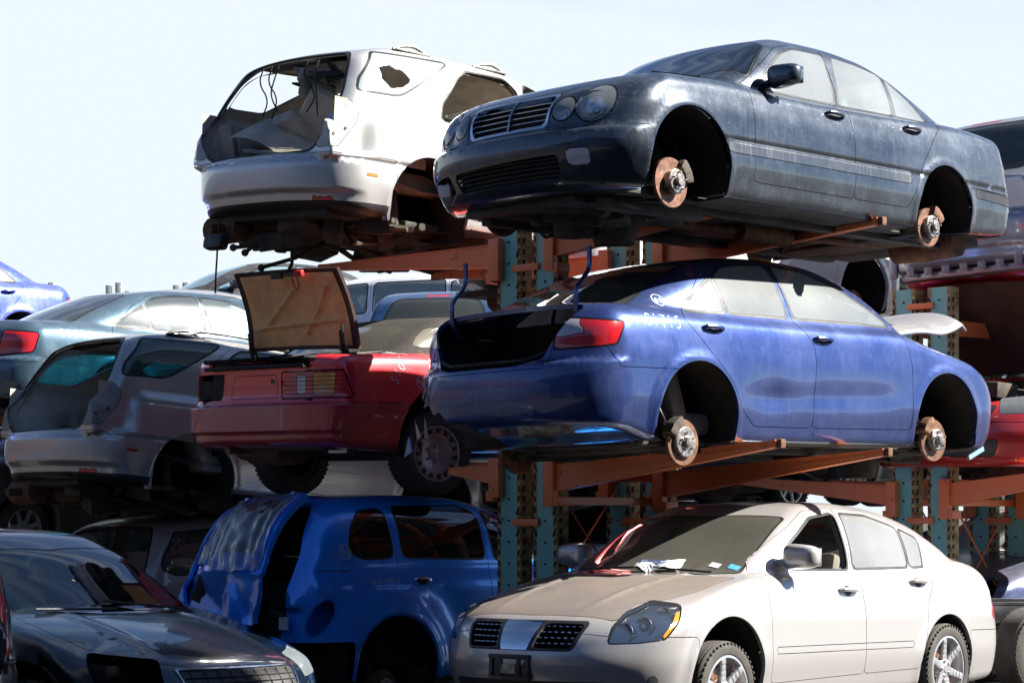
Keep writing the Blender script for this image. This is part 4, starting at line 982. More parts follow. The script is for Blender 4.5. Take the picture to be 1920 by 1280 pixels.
    # notice on the windshield, inspection stickers, wiper
    def wsp(x, y, d=.006): p, n = c.ontop(x, y); return Vector(p) + Vector(n) * d
    rg = random.Random(3); b = MB(); b.grid(lambda u, v: wsp(2.42 + .10 * v + .03 * math.sin(u * 5), -.04 + .34 * u, .02 + .02 * math.sin(u * 11) * v + .03 * (1 - v)), 14, 4); b.jitter(.006, 2).build('paper_notice', solid('paper', (.85, .85, .88), .8, var=.1), t)
    b = MB()
    for i in range(4):
        b.add([wsp(2.435 + .02 * i, .0, .056), wsp(2.435 + .02 * i, .20, .056), wsp(2.443 + .02 * i, .20, .056), wsp(2.443 + .02 * i, .0, .056)], [(0, 1, 2, 3)])
    b.build('notice_printing', solid('ink', (.05, .08, .25), .8), t)
    for (y0, x0, cl_, nm) in ((.44, 2.36, (.55, .56, .55), 'white'), (.57, 2.335, (.08, .35, .75), 'blue')):
        q = [wsp(x0 + dx, y0 + dy, .004) for dx, dy in ((0, 0), (0, .075), (-.05, .075), (-.05, 0))]; MB().add(q, [(0, 1, 2, 3)]).build('inspection_sticker', solid('sticker_' + nm, cl_, .6), t)
    b = MB()
    for y0, y1 in ((.55, -.02), (.05, -.52)): b.tube([wsp(2.48, y0, .02), wsp(2.54, (y0 + y1) / 2, .03), wsp(2.44, y1, .015)], .008, 6)
    b.build('wiper', M['black'], t)
    return c, t
maxima()
# ---- the two stripped estate/off-road wagons ------------------------------------------
M['p_suvw'] = paint('paint_silver_white', (.50, .50, .49), .55, .34, dust=.15, dustcol=(.6, .58, .52), streak=.15, scratch=.15)
M['p_suvg'] = paint('paint_grey_bronze', (.42, .41, .40), .6, .32, dust=.12, dustcol=(.35, .32, .28), streak=.2, scratch=.2)
def suv(label, tr_, ang, P, T, gl, brok, seed, trimc):
    c = d_suv().mesh(); l, r = pose(tr_, *ang); t = thing('parked_wagon', label, 'suv', l, r, 'stripped wagons without tailgates')
    hatch = [(-.56, .775), (-.68, .86), (-.715, 1.02), (-.67, 1.26), (-.57, 1.50), (-.46, 1.565), (.46, 1.565), (.57, 1.50), (.67, 1.26), (.715, 1.02), (.68, .86), (.56, .775)]
    wq = [(-.67, 1.235), (-.63, 1.33), (-.43, 1.565), (.32, 1.60), (.22, 1.535), (-.22, 1.275), (-.30, 1.25)]
    wr = [(.16, 1.14), (.19, 1.26), (.41, 1.50), (.52, 1.565), (.96, 1.58), (1.06, 1.50), (1.10, 1.13), (.2, 1.12)]; wf = [(1.18, 1.13), (1.13, 1.5), (1.2, 1.57), (1.5, 1.50), (1.9, 1.30), (2.15, 1.14)]
    rd = [(1.14, .40), (1.15, 1.1), (1.09, 1.60), (.5, 1.62), (.30, 1.50), (.10, 1.25), (.06, 1.05), (.25, .86), (.40, .70), (.46, .40)]; fd = [(2.25, .40), (2.28, 1.05), (1.9, 1.36), (1.5, 1.57), (1.10, 1.60), (1.15, 1.1), (1.14, .40)]
    c.side(fd, 'front_door', ('body',), 1); c.side(rd, 'rear_door', ('body',), 1)
    c.end(hatch, 'hatch_seal', ('body',), .05, off=.02, front=False, nx=.05, xlim=0); c.end(hatch, 'hole', ('hatch_seal',), .05, front=False, nx=.03, xlim=0)
    for w_, s_ in ((wq, ('body',)), (wr, ('rear_door', 'body')), (wf, ('front_door', 'body'))): c.side(w_, 'window_seal', s_, 2, off=.013)
    c.side(wq, 'quarter_window', ('window_seal',), 2); c.side(wr, 'hole' if brok else 'rear_side_window', ('window_seal',), 2); c.side(wf, 'hole' if brok else 'front_side_window', ('window_seal',), 2)
    if brok:
        c.T = ['hole' if tt == 'quarter_window' and c.V[f[0]][1] > 0 else tt for f, tt in zip(c.F, c.T)]
        def hole(V):
            a = np.arctan2((V[:, 2] - 1.39) * 1.6, V[:, 0] + .30); return (np.hypot((V[:, 0] + .30) / 1.75, V[:, 2] - 1.39)) - (.082 + .008 * np.sin(a * 3 + 1) + .006 * np.sin(a * 7 + 2) + .003 * np.sin(a * 15))
        c.cut(hole, 'hole', ('quarter_window',), lambda p, g: p[:, 1] < 0)
    c.top([(2.3, .68), (2.5, 0), (2.3, -.68), (1.5, -.58), (1.6, 0), (1.5, .58)], 'windshield', ('body',), 1, nz=.25)
    rec = lambda V: sdpoly(roundc([(.70, .785), (.715, 1.16), (.86, 1.17), (1.04, 1.15), (1.13, 1.07), (1.09, .96), (.99, .86), (.93, .785)], .03), np.abs(V[:, 1]) + V[:, 0] + 1.0, V[:, 2])
    c.cut(lambda V: rec(V) - .006, 'hatch_seal', ('body',), lambda p, g: p[:, 0] < -.3) if False else None
    c.cut(rec, 'lamp_recess', ('body', 'hatch_seal'), lambda p, g: p[:, 0] < -.3)
    c.cut(lambda V: np.maximum(V[:, 0] + .36, V[:, 2] - .745), 'rear_bumper', ('body',)); c.cut(lambda V: V[:, 2] - .40, 'lower_valance', ('rear_bumper',))
    c.cut(lambda V: sdpoly(roundc([(-.66, .598), (-.52, .60), (-.52, .632), (-.66, .63)], .012), V[:, 0], V[:, 2]), 'side_marker', ('rear_bumper',), lambda p, g: np.abs(p[:, 1]) > .6)
    for y0 in (.66,): c.end([(y0 - .07, .40), (y0 + .07, .40), (y0 + .07, .435), (y0 - .07, .435)], 'reflector', ('rear_bumper', 'lower_valance'), .01, front=False, both=True)
    c.top([(2.5, -.8), (2.7, 0), (2.5, .8), (3.4, .7), (3.6, 0), (3.4, -.7)], 'hood', ('body',), .05, nz=.2); under_tag(c, .33); c.arches()
    c.split_sides('front_door', 'rear_door', 'quarter_window', 'rear_side_window', 'front_side_window', 'side_marker', 'reflector', 'lamp_recess', 'window_seal')
    c.T = ['tail_lamp' if (tt == 'lamp_recess#L' and brok) else tt for tt in c.T]
    c.finish(t, dict(tail_lamp=lens('dark_red_lens', (.10, .01, .012)), body=P, window_seal=M['trim'], hatch_seal=M['trim'], quarter_window=gl, rear_side_window=gl, front_side_window=gl, windshield=M['g_dark'], lamp_recess=trimc, lower_valance=M['black'],
                     side_marker=M['amber_lens'] if brok else M['red_lens'], reflector=M['red_lens'], underbody=M['under']), {'underbody': 0., 'window_seal': 0, 'hatch_seal': 0}, folds={'body': .03, 'lamp_recess': .012})
    inner_shell(c, t, T, -.82, 2.3, [lambda q: q.side(wf, 'hole', ('body',), 0, ny=.2), lambda q: q.side(wr, 'hole', ('body',), 0, ny=.2), lambda q: q.side(wq, 'hole', ('body',), 0, ny=.2),
                 lambda q: q.end(hatch, 'hole', ('body',), .05, front=False, nx=.05, xlim=0), lambda q: q.top([(2.5, .7), (2.5, -.7), (1.5, -.58), (1.5, .58)], 'hole', ('body',), 0, nz=.1)], z0=.5)
    wells(c, t, .40)
    # black recess bolts and holes in the bare lamp pocket
    b = MB()
    for sg in (-1, 1):
        for (u, z) in ((.80, .92), (.80, 1.10), (.90, .88), (.96, 1.02), (1.02, 1.08), (.86, .84), (1.0, .93)):
            p, n = None, None
            for q in np.linspace(-.95, -.4, 12):
                y = u - 1.0 - q
                if y > .9: continue
                pp, nn = c.onside(q, z, sg)
                if pp is not None and abs(abs(pp[1]) + pp[0] + 1.0 - u) < .02: p, n = pp, nn; break
            if p is not None:
                o_ = MB().lathe([(.013, 0), (.013, .003), (0, .003)], 10, axis='z'); mm = Vector(n).to_track_quat('Z', 'Y').to_matrix(); b.add([mm @ Vector(v) + Vector(p) for v in o_.V], o_.F)
    if b.V: b.build('lamp_socket', M['black'], t)
    # load floor, seats, loose trim
    rg = random.Random(seed)
    b = MB(); b.grid(lambda u, v: (-.90 + 2.9 * u, -.72 + 1.44 * v, .74 - .16 * min(1, u * 3) + .012 * math.sin(u * 31) * math.sin(v * 17)), 24, 14); b.build('load_floor', M['grey_in'] if brok else T, t)
    for sg in (-1, 1):
        b = MB(); b.grid(lambda u, v: (-.88 + .95 * u, sg * (.76 - .10 * math.sin(math.pi * min(u * 1.3, 1)) * (1 - v) ** .5), .74 + .42 * v), 14, 8)
        b.box((-.35, sg * .655, .93), (.18, .012, .10), None, .004)
        for k in range(6): b.box((-.42 + .0 * k, sg * .64, .895 + .016 * k), (.16, .01, .006))
        b.build('side_trim_panel', T, t)
    b = MB()
    if brok:
        seat(b, .15, -.32, .66, .55, True); b.box((.0, .22, .98), (.16, .60, .62), (.25, -.9, .3), .07); b.box((-.1, .1, .90), (.5, .5, .16), (.3, .2, .5), .07); b.box((-.05, -.35, 1.06), (.2, .5, .5), (.5, -.4, -.3), .07)
        b.box((-.30, -.02, 1.10), (.15, .44, .50), (.55, -.5, .5), .07); b.box((-.24, .16, 1.37), (.13, .30, .17), (.5, -.5, .4), .06); b.box((-.40, .25, 1.00), (.16, .42, .42), (-.3, -.9, .2), .07)
    else:
        for y in (-.38, .38): seat(b, .45, y, .58, .62, True)
    b.build('rear_seat', T, t)
    b = MB(); seat(b, 1.4, .4, .58); seat(b, 1.4, -.4, .58); b.build('front_seats', T, t)
    if brok:
        b = MB(); b.grid(lambda u, v: (-.95 + .62 * v + .1 * math.sin(u * 3), .35 - 1.05 * u, .93 - .16 * math.sin(u * math.pi * .85) + .24 * v + .06 * math.sin(u * 7 + v * 2)), 22, 8); b.build('hanging_trim_panel', M['beige_in'], t)
        b = MB(); b.box((-.30, .15, 1.33), (.7, .035, .10), (.2, .32, .55), .012); b.box((-.15, .0, 1.46), (.6, .5, .02), (.1, .10, .3), .008); b.box((-.72, -.05, .80), (.35, .55, .03), (.1, -.1, .4), .01); b.box((-.80, .5, .85), (.06, .12, .42), (0, -.3, .2), .02); b.build('loose_trim', M['grey_in'], t)
        b = MB()
        for k in range(12):
            y = rg.uniform(-.38, .42); b.box((rg.uniform(-.45, .1), y, 1.47 + rg.uniform(-.06, .03)), (rg.uniform(.1, .25), rg.uniform(.02, .09), rg.uniform(.01, .04)), (rg.uniform(-.4, .4), rg.uniform(-.3, .3), rg.uniform(-1, 1)))
        for k in range(5): y = rg.uniform(-.3, .4); b.tube(chaikin([(-.6, y, 1.52), (-.62, y + .03, 1.4), (-.6 + rg.uniform(-.1, .1), y - .02, 1.28), (-.55, y + .05, 1.2 - .1 * rg.random())], 2, False), .006, 5)
        b.build('torn_headlining', M['black_in'], t)
    # roof rails
    for sg in (-1, 1):
        b = MB(); pts = []
        for x in np.linspace(-.05, 1.75, 19):
            p, n = c.ontop(x, sg * (.60 if x < 1.3 else .57)); pts.append(Vector(p) + Vector((0, 0, .055 if .1 < x < 1.65 else .02)))
        if not brok: b.tube(pts, .016, 8)
        for x in (.0, .86, 1.65):
            p, n = c.ontop(x, sg * .60); p = Vector(p)
            arc = [p + Vector((-.17, 0, .0)), p + Vector((-.10, 0, .03)), p + Vector((-.02, 0, .048)), p + Vector((.06, 0, .048)), p + Vector((.13, 0, .025)), p + Vector((.19, 0, -.002))]
            b.tube(chaikin(arc, 2, False), .013, 8); b.box(p + Vector((.02, 0, .004)), (.36, .05, .014), None, .005)
        b.build('roof_rail', M['steel'] if brok else M['black'], t)
    for sg in (-1, 1):       # splash guards behind the bumper ends
        b = MB(); b.grid(lambda u, v: (-.47 + .10 * u * (1 - .55 * v) + .035 * v, sg * (.885 - .012 * v - .03 * (1 - u)), .62 - .32 * v), 6, 10); b.build('splash_guard', P, t)
    underside(c, t, -.85, 3.2, seed, .32, 1.25, axles=(0,), sump=(2.7, 0)); b = MB()
    for k in range(34):
        x = rg.uniform(-.6, 1.6); b.box((x, rg.uniform(-.6, .6), .27 + rg.uniform(-.09, .05)), (rg.uniform(.1, .5), rg.uniform(.06, .4), rg.uniform(.05, .16)), (rg.uniform(-.3, .3), rg.uniform(-.2, .2), rg.uniform(-1, 1)), .02)
    for k in range(8): b.tube([(rg.uniform(-.8, .3), rg.uniform(-.6, .6), .30), (rg.uniform(-.6, .5), rg.uniform(-.6, .6), .14), (rg.uniform(.2, 1), rg.uniform(-.6, .6), .28)], rg.uniform(.012, .03), 7)
    b.jitter(.006, seed).build('rear_axle', M['dark'], t)
    b = MB(); b.lathe([(0, -.2), (.10, -.18), (.11, .18), (0, .2)], 14, c=(-.75, .55, .26), axis='y'); b.tube([(-.75, .5, .27), (-.98, .5, .24)], .035, 10); b.build('muffler', M['rusty'], t)
    if brok:
        b = MB()
        for (x, y, z, dx, dy, dz) in ((-.75, .1, .22, -.1, .12, -.16), (-.5, .0, .2, -.5, .18, -.12), (-.3, -.1, .18, -.4, .3, -.22)):
            b.tube([(x, y, z), (x + dx * .5, y + dy * .5, z + dz * .6), (x + dx, y + dy, z + dz)], .016, 7); b.ball((x + dx, y + dy, z + dz), .03, 8)
        b.lathe([(0, -.03), (.04, -.03), (.045, .03), (0, .03)], 12, c=(-.55, .15, .12), axis='z'); b.build('loose_link', M['dark'], t)
        b = MB(); b.tube(chaikin([(-.95, .42, .3), (-.96, .42, .15), (-.94, .44, .02), (-.97, .41, -.10), (-.95, .43, -.25)], 2, False), .008, 6); b.box((-.94, .46, .14), (.1, .22, .12), (0, .2, 0), .04); b.build('hanging_cable', M['black'], t)
        b = MB(); b.tube([(-.62, -.05, .30), (-.55, .02, .0), (-.6, .08, -.18)], .014, 6); b.build('strut_rod', M['black'], t)
    return c, t
M['g_frost'] = glass('glass_shattered', (.6, .68, .68), .60, (.62, .74, .74), rough=.2)
M['g_teal'] = glass('glass_teal', (.05, .38, .45), .10, (.3, .5, .5))
SUVW = suv('silver-white wagon without tailgate, its rear quarter window broken, on the top tier', (-1.286, 18.693, 1.877), (46.48, 1.79, 1.6), M['p_suvw'], M['beige_in'], M['g_frost'], True, 21, solid('bare_pocket_white', (.55, .55, .52), .5))
SUVG = suv('bronze-grey wagon without tailgate but with teal quarter glass, beside the red convertible', (-3.275, 20.816, -.143), (39.74, 4.58, -.32), M['p_suvg'], solid('taupe_trim', (.52, .48, .42), .7, col2=(.38, .35, .31), scale=7), M['g_teal'], False, 22, solid('bare_pocket_grey', (.25, .25, .25), .5))
SUVG[1]
# ---- placing helper: a point of the car put where the photograph shows it, D metres away ----
def anchor(local, px, py, D, yaw, pitch=0., roll=0.):
    m_ = Euler((R(roll), R(pitch), R(yaw))).to_matrix(); return tuple(at(px, py, D) - m_ @ Vector(local)), (R(roll), R(pitch), R(yaw))
W_CAM = dict(fd=[(2.30, .32), (2.31, .83), (2.27, 1.02), (2.2, 1.09), (1.75, 1.33), (1.35, 1.43), (1.07, 1.445), (1.09, 1.03), (1.22, .86), (1.18, .31)],
             rd=[(1.18, .31), (1.22, .86), (1.09, 1.03), (1.06, 1.445), (.5, 1.40), (.25, 1.27), (-.02, 1.03), (-.06, .98), (.12, .80), (.34, .58), (.44, .42), (.58, .31)],
             wq=[(.03, 1.05), (.04, 1.07), (.19, 1.175), (.375, 1.28), (.405, 1.05)], wr=[(.435, 1.05), (.405, 1.29), (.53, 1.36), (.75, 1.395), (1.02, 1.41), (1.04, 1.05)],
             wf=[(1.12, 1.05), (1.085, 1.41), (1.4, 1.392), (1.68, 1.305), (1.95, 1.185), (2.18, 1.075), (2.19, 1.05)])
WS = [(2.36, .66), (2.56, .35), (2.62, 0), (2.56, -.35), (2.36, -.66), (1.68, -.54), (1.78, 0), (1.68, .54)]; RW = [(-.62, .66), (-.66, .3), (-.68, 0), (-.66, -.3), (-.62, -.66), (.26, -.54), (.16, 0), (.26, .54)]
HD = [(2.44, -.72), (2.62, -.40), (2.68, 0), (2.62, .40), (2.44, .72), (2.84, .735), (3.13, .70), (3.45, .60), (3.6, .4), (3.64, 0), (3.6, -.4), (3.45, -.60), (3.13, -.70), (2.84, -.735)]
def gsedan(label, loc, rot, P, g, gws=None, h=.04, base=None, wheels='disc', lamps=(.74, .93, .60, 1.2), group='wrecked sedans on the rack', hood=None, name='parked_car', over=None, cat='car', front=None, inside=True, mirrors=True, rear_lens=None, hub_z=.25, extra=None, wheel_style='spoke', holes=(), trunk=False, wd=None):
    c = (base or d_camry)(); c.extra = extra; c.h = h
    for k, v in (over or {}).items(): setattr(c, k, v)
    c.mesh(); t = thing(name, label, cat, loc, rot, group); w_ = wd or W_CAM
    sedan_cuts(c, [('front_door', w_['fd']), ('rear_door', w_['rd'])], [('quarter_window', w_['wq']), ('rear_side_window', w_['wr']), ('front_side_window', w_['wf'])], ws=w_.get('ws', WS), rw=w_.get('rw', RW), hood=hood or HD)
    if trunk: c.top([(-.72, .64), (-.74, 0), (-.72, -.64), (-1.3, -.60), (-1.3, .60)], 'trunk_lid', ('body',), .05, nz=.3)
    a, b_, u0, u1 = lamps; pl = roundc([(u0, a), (u0 + .06, b_), (u1, b_ - .02), (u1 - .06, a + .03)], .03)
    c.cut(lambda V: sdpoly(pl, np.abs(V[:, 1]) + V[:, 0] + 1.0, V[:, 2]) - .008, 'lamp_seal', ('body',), lambda p, g_: p[:, 0] < -.4); c.cut(lambda V: sdpoly(pl, np.abs(V[:, 1]) + V[:, 0] + 1.0, V[:, 2]), 'tail_lamp', ('lamp_seal',), lambda p, g_: p[:, 0] < -.4)
    fp = roundc([(.62, .62), (.70, .76), (1.3, .80), (1.2, .64)], .03)
    c.cut(lambda V: sdpoly(fp, np.abs(V[:, 1]) + 3.75 - V[:, 0], V[:, 2]), 'headlamp', ('body', 'hood'), lambda p, g_: p[:, 0] > 2.9)
    c.end(front or [(-.5, .70), (-.45, .56), (.45, .56), (.5, .70)], 'grille', ('body', 'hood'), .03, xlim=3.0); c.end([(-.55, .42), (-.5, .28), (.5, .28), (.55, .42)], 'lower_grille', ('body',), .03, xlim=3.0)
    c.cut(lambda V: np.maximum(c.arch[1][0] + .41 - V[:, 0], V[:, 2] - .56), 'front_bumper', ('body',)); c.cut(lambda V: np.maximum(V[:, 0] + .30, V[:, 2] - .655), 'rear_bumper', ('body',))
    under_tag(c, .215); c.arches(); c.split_sides('front_door', 'rear_door', 'quarter_window', 'rear_side_window', 'front_side_window', 'tail_lamp', 'headlamp', 'lamp_seal', 'window_seal')
    c.T = ['hole' if any(tt == n_ or tt.startswith(n_ + '#') for n_ in holes) else tt for tt in c.T]
    c.finish(t, dict(body=P, window_seal=M['trim'], windshield_seal=M['trim'], rear_window_seal=M['trim'], lamp_seal=M['trim'], quarter_window=g, rear_side_window=g, front_side_window=g, windshield=gws or g, rear_window=M['g_dark'], grille=M['black'], lower_grille=M['black'],
                     tail_lamp=rear_lens or M['red_lens'], headlamp=M['lamp_clear'], underbody=M['under']), {'underbody': 0., 'window_seal': 0}, folds={'body': .03})
    wells(c, t)
    if inside: interior(c, t, M['grey_in'], .33, xw=1.95, xs=(1.2, .35))
    for (ax_, az_, ar_) in c.arch:
        for sg in (-1, 1):
            if wheels == 'disc': brake(t, ax_, sg * .76, hub_z, sg, .15, seed=int(abs(loc[0] * 10)) + sg)
            elif wheels == 'tyre': wheel(t, ax_, sg * .79, hub_z, sg, .32, .2, .21, wheel_style, 7)
    for sg in (-1, 1):
        handle(c, t, .195, .93, sg, P, 1); handle(c, t, 1.32, .905, sg, P, 1)
        if mirrors: mirror(c, t, 2.02, 1.06, sg, P, (.13, .24, .15), .14)
    underside(c, t, -.9, 3.2, int(abs(loc[1] * 7)), .205, 1.35, axles=(0, 2.77), sump=(2.9, 0))
    return c, t
# ---- teal sedan behind the grey wagon ------------------------------------------------
M['p_teal'] = paint('paint_teal', (.035, .085, .125), .6, .3, dust=.15, dustcol=(.4, .45, .5), streak=.15, up=.8)
M['g_pale'] = glass('glass_pale', (.5, .68, .70), .16, (.62, .76, .78))
l, r = anchor((.03, -.78, 1.05), 218, 612, 23.0, 41, 1.0, 1)
def d_long():
    c = d_camry(); c.XR = crv((.18, -1.14), (.28, -1.20), (.5, -1.26), (.68, -1.24), (.72, -1.18), (.9, -1.16), (1.03, -1.08)); c.x0 = -1.28; c.low = crv((-1.3, .97), (-1.2, 1.03), (-.9, 1.07), (-.4, 1.08), (.2, 1.06), (1.5, 1.04), (2.2, 1.04), (2.6, .99), (3.2, .89), (3.5, .79), (3.78, .62)); return c
TEAL = gsedan('teal blue sedan with intact side glass, directly behind the bronze-grey wagon', l, r, M['p_teal'], M['g_pale'], h=.035, base=d_long, lamps=(.72, .95, .45, 1.0), wheels='disc')
chalk(TEAL[0], TEAL[1], 'S1686', -.62, .90, .085, -1, 1, wid=.005)
# ---- bright blue sedan, upper left ---------------------------------------------------
M['p_blue2'] = paint('paint_violet_blue', (.03, .06, .42), .45, .3, dust=.2, dustcol=(.4, .42, .65), streak=.2)
l, r = anchor((.02, .9, .72), 42, 583, 27.0, 228, 0, 0)
BL2 = gsedan('violet-blue sedan cut off by the left picture edge, highest on the left', l, r, M['p_blue2'], M['g_side'], h=.04)
chalk(BL2[0], BL2[1], 'S0053', -.02, .90, .085, 1, -1, rot=-.05, wid=.008)
# ---- white sedan behind the rack, seen between the two right hand tiers ---------------
M['p_white'] = paint('paint_white', (.72, .72, .72), .05, .3, dust=.15)
l, r = anchor((2.735, -.9, .73), 1622, 474, 21.8, 46, 0, 0)
gsedan('white sedan far behind the rack, showing one empty wheel arch above the blue sedan roof', l, r, M['p_white'], M['g_side'], h=.045)
# ---- red car with raised bonnet, right edge -------------------------------------------
M['p_red2'] = paint('paint_bright_red', (.42, .01, .015), .2, .3, dust=.12, dustcol=(.4, .2, .18), streak=.1)
l, r = anchor((3.55, .45, .60), 1868, 783, 19.6, 228, 0, 0)
RED2 = gsedan('bright red car with its bonnet propped open, behind the nose of the blue sedan', l, r, M['p_red2'], M['g_side'], M['g_teal'], h=.038, base=d_maxima, holes=('hood',))
b = MB(); b.grid(lambda u, v: (2.45 + 1.0 * u * math.cos(R(52)), -.72 + 1.44 * v, 1.03 + 1.0 * u * math.sin(R(52)) + .05 * math.sin(math.pi * v) + .03 * math.sin(math.pi * u)), 10, 12)
o = b.build('hood', M['p_red2'], RED2[1]); sm = o.modifiers.new('solid', 'SOLIDIFY'); sm.thickness = .025
b = MB(); b.grid(lambda u, v: (2.50 + .9 * u * math.cos(R(52)), -.62 + 1.24 * v, 1.0 + .95 * u * math.sin(R(52)) + .04 * math.sin(math.pi * v) - .02), 10, 12); b.build('hood_liner', solid('hood_liner', (.10, .045, .03), .9, scale=5), RED2[1])
b = MB(); rg = random.Random(8)
for k in range(26): b.box((rg.uniform(2.6, 3.35), rg.uniform(-.6, .6), rg.uniform(.6, .86)), (rg.uniform(.1, .4), rg.uniform(.1, .35), rg.uniform(.06, .18)), (rg.uniform(-.2, .2), rg.uniform(-.2, .2), rg.uniform(-1, 1)), .02)
b.build('engine', M['dark'], RED2[1])
b = MB()
for k in range(15): b.box((3.72 - .35 * abs(-.42 + .06 * k) ** 2.2, -.42 + .06 * k, .62), (.02, .02, .13))
b.build('grille_bar', M['steel'], RED2[1])
# ---- silver wagon, top right ----------------------------------------------------------
def wagon(label, loc, rot, P, g, group='parked wagons', h=.045, hatch_glass=True, lamp=None, name='parked_wagon', over=None, inside=True, wheels=False, cat='suv', open_hatch=False):
    c = d_suv(); c.h = h
    for k, v in (over or {}).items(): setattr(c, k, v)
    c.mesh(); t = thing(name, label, cat, loc, rot, group)
    hg = [(-.56, 1.12), (-.60, 1.25), (-.50, 1.50), (-.42, 1.54), (.42, 1.54), (.50, 1.50), (.60, 1.25), (.56, 1.12)]
    if open_hatch: hg = [(-.56, .775), (-.68, .86), (-.715, 1.02), (-.67, 1.26), (-.57, 1.50), (-.46, 1.565), (.46, 1.565), (.57, 1.50), (.67, 1.26), (.715, 1.02), (.68, .86), (.56, .775)]
    wq = [(-.64, 1.235), (-.60, 1.33), (-.43, 1.53), (.0, 1.56), (.0, 1.20), (-.5, 1.18)]; wr = [(.10, 1.16), (.10, 1.56), (1.04, 1.57), (1.08, 1.14)]; wf = [(1.18, 1.13), (1.13, 1.56), (1.5, 1.50), (1.9, 1.30), (2.15, 1.14)]
    rd = [(1.14, .40), (1.15, 1.1), (1.09, 1.60), (.5, 1.62), (.05, 1.6), (.05, 1.05), (.25, .86), (.40, .70), (.46, .40)]; fd = [(2.25, .40), (2.28, 1.05), (1.9, 1.36), (1.5, 1.57), (1.10, 1.60), (1.15, 1.1), (1.14, .40)]
    c.side(fd, 'front_door', ('body',), 1); c.side(rd, 'rear_door', ('body',), 1)
    c.end(hg, 'window_seal', ('body',), .06, off=.018, front=False, nx=.05, xlim=0); c.end(hg, 'hole' if open_hatch else 'rear_window', ('window_seal',), .06, front=False, nx=.03, xlim=0)
    for w_, s_ in ((wq, ('body',)), (wr, ('rear_door', 'body')), (wf, ('front_door', 'body'))): c.side(w_, 'window_seal', s_, 2, off=.013); c.side(w_, 'side_window', ('window_seal',), 2)
    c.top([(2.3, .68), (2.5, 0), (2.3, -.68), (1.5, -.58), (1.6, 0), (1.5, .58)], 'windshield', ('body',), 1, nz=.25)
    lp = lamp or [(.78, .84), (.78, 1.12), (1.0, 1.14), (1.08, .86)]; pl = roundc(lp, .03)
    c.cut(lambda V: sdpoly(pl, np.abs(V[:, 1]) + V[:, 0] + 1.0, V[:, 2]), 'tail_lamp', ('body',), lambda p, g_: p[:, 0] < -.3)
    c.end([(-.16, 1.575), (.16, 1.575), (.16, 1.60), (-.16, 1.60)], 'brake_light', ('body',), .01, front=False, nx=.03, xlim=0)
    c.cut(lambda V: np.maximum(V[:, 0] + .36, V[:, 2] - .745), 'rear_bumper', ('body',)); under_tag(c, .33); c.arches(); c.split_sides('front_door', 'rear_door', 'side_window', 'tail_lamp')
    c.finish(t, dict(body=P, window_seal=M['trim'], side_window=g, rear_window=g, windshield=M['g_dark'], tail_lamp=M['red_lens'], brake_light=M['red_lens'], underbody=M['under']), {'underbody': 0., 'window_seal': 0}, folds={'body': .03})
    wells(c, t, .40)
    if inside:
        b = MB()
        for y in (-.38, .38): seat(b, .45, y, .58, .62, True)
        b.build('rear_seat', M['grey_in'], t); b = MB(); seat(b, 1.4, .4, .58); seat(b, 1.4, -.4, .58); b.build('front_seats', M['grey_in'], t)
    if open_hatch: inner_shell(c, t, M['grey_in'], -.82, 2.3, [lambda q: q.end(hg, 'hole', ('body',), .05, front=False, nx=.05, xlim=0), lambda q: q.side(wr, 'hole', ('body',), 0, ny=.2), lambda q: q.side(wq, 'hole', ('body',), 0, ny=.2)], z0=.5)
    underside(c, t, -.85, 3.2, 31, .32, 1.25, axles=(0, 2.6), sump=(2.7, 0))
    if wheels:
        for x in (0, 2.6):
            for sg in (1, -1): wheel(t, x, .80 * sg, .36, sg, .36, .22, .22, 'spoke', 7)
    return c, t
M['p_silver'] = paint('paint_silver_blue', (.40, .41, .43), .6, .32, dust=.15, streak=.1)
l, r = anchor((-.50, .52, 1.58), 1752, 250, 20.8, 47, 0, -2)
WG = wagon('silver-blue wagon with dark tailgate glass, at the right picture edge behind the navy saloon', l, r, M['p_silver'], M['g_dark'], h=.04)
b = MB(); b.box((-.86, 0, .42), (.10, 1.5, .14), None, .03); b.box((-.80, 0, .30), (.16, 1.3, .06), None, .02)
for y in np.linspace(-.7, .7, 9): b.box((-.92, y, .40), (.03, .07, .2), (0, 0, .2), .01)
for y in (-.35, .1, .45): b.lathe([(.05, 0), (.05, .02), (0, .02)], 14, c=(-.94, y, .42), axis='x')
b.build('bumper_reinforcement', solid('galvanised', (.38, .38, .42), .4, .6, scale=10), WG[1])
# ---- background vehicles ---------------------------------------------------------------
M['p_navy'] = paint('paint_deep_blue', (.01, .06, .16), .4, .3, dust=.12)
l, r = anchor((-.48, -.3, 1.60), 872, 552, 27.0, 80, 0, 0)
wagon('dark blue off-roader far behind, left of the rack posts under the top tier arm', l, r, M['p_navy'], M['g_dark'], h=.05, over=dict(rcab=.06))
M['p_vanw'] = paint('paint_van_white', (.75, .76, .78), .0, .35, dust=.1)
l, r = anchor((-.45, -.55, 1.62), 642, 528, 30.0, -22, 0, 0)
wagon('white van far behind, right of the raised tan trunk lid', l, r, M['p_vanw'], M['g_side'], h=.05, over=dict(tum=crv((1.1, 0), (1.5, .05), (1.7, .12))), cat='van', name='parked_van')
l, r = anchor((-.48, -.55, 1.58), 300, 988, 20.5, 46, 0, 0)
M['p_brown'] = paint('paint_faded_silver', (.30, .27, .26), .3, .4, dust=.4, dustcol=(.32, .24, .22))
HB = wagon('faded silver wagon with missing tailgate, under the bronze-grey wagon', l, r, M['p_brown'], M['g_dark'], h=.04, open_hatch=True, wheels=True)
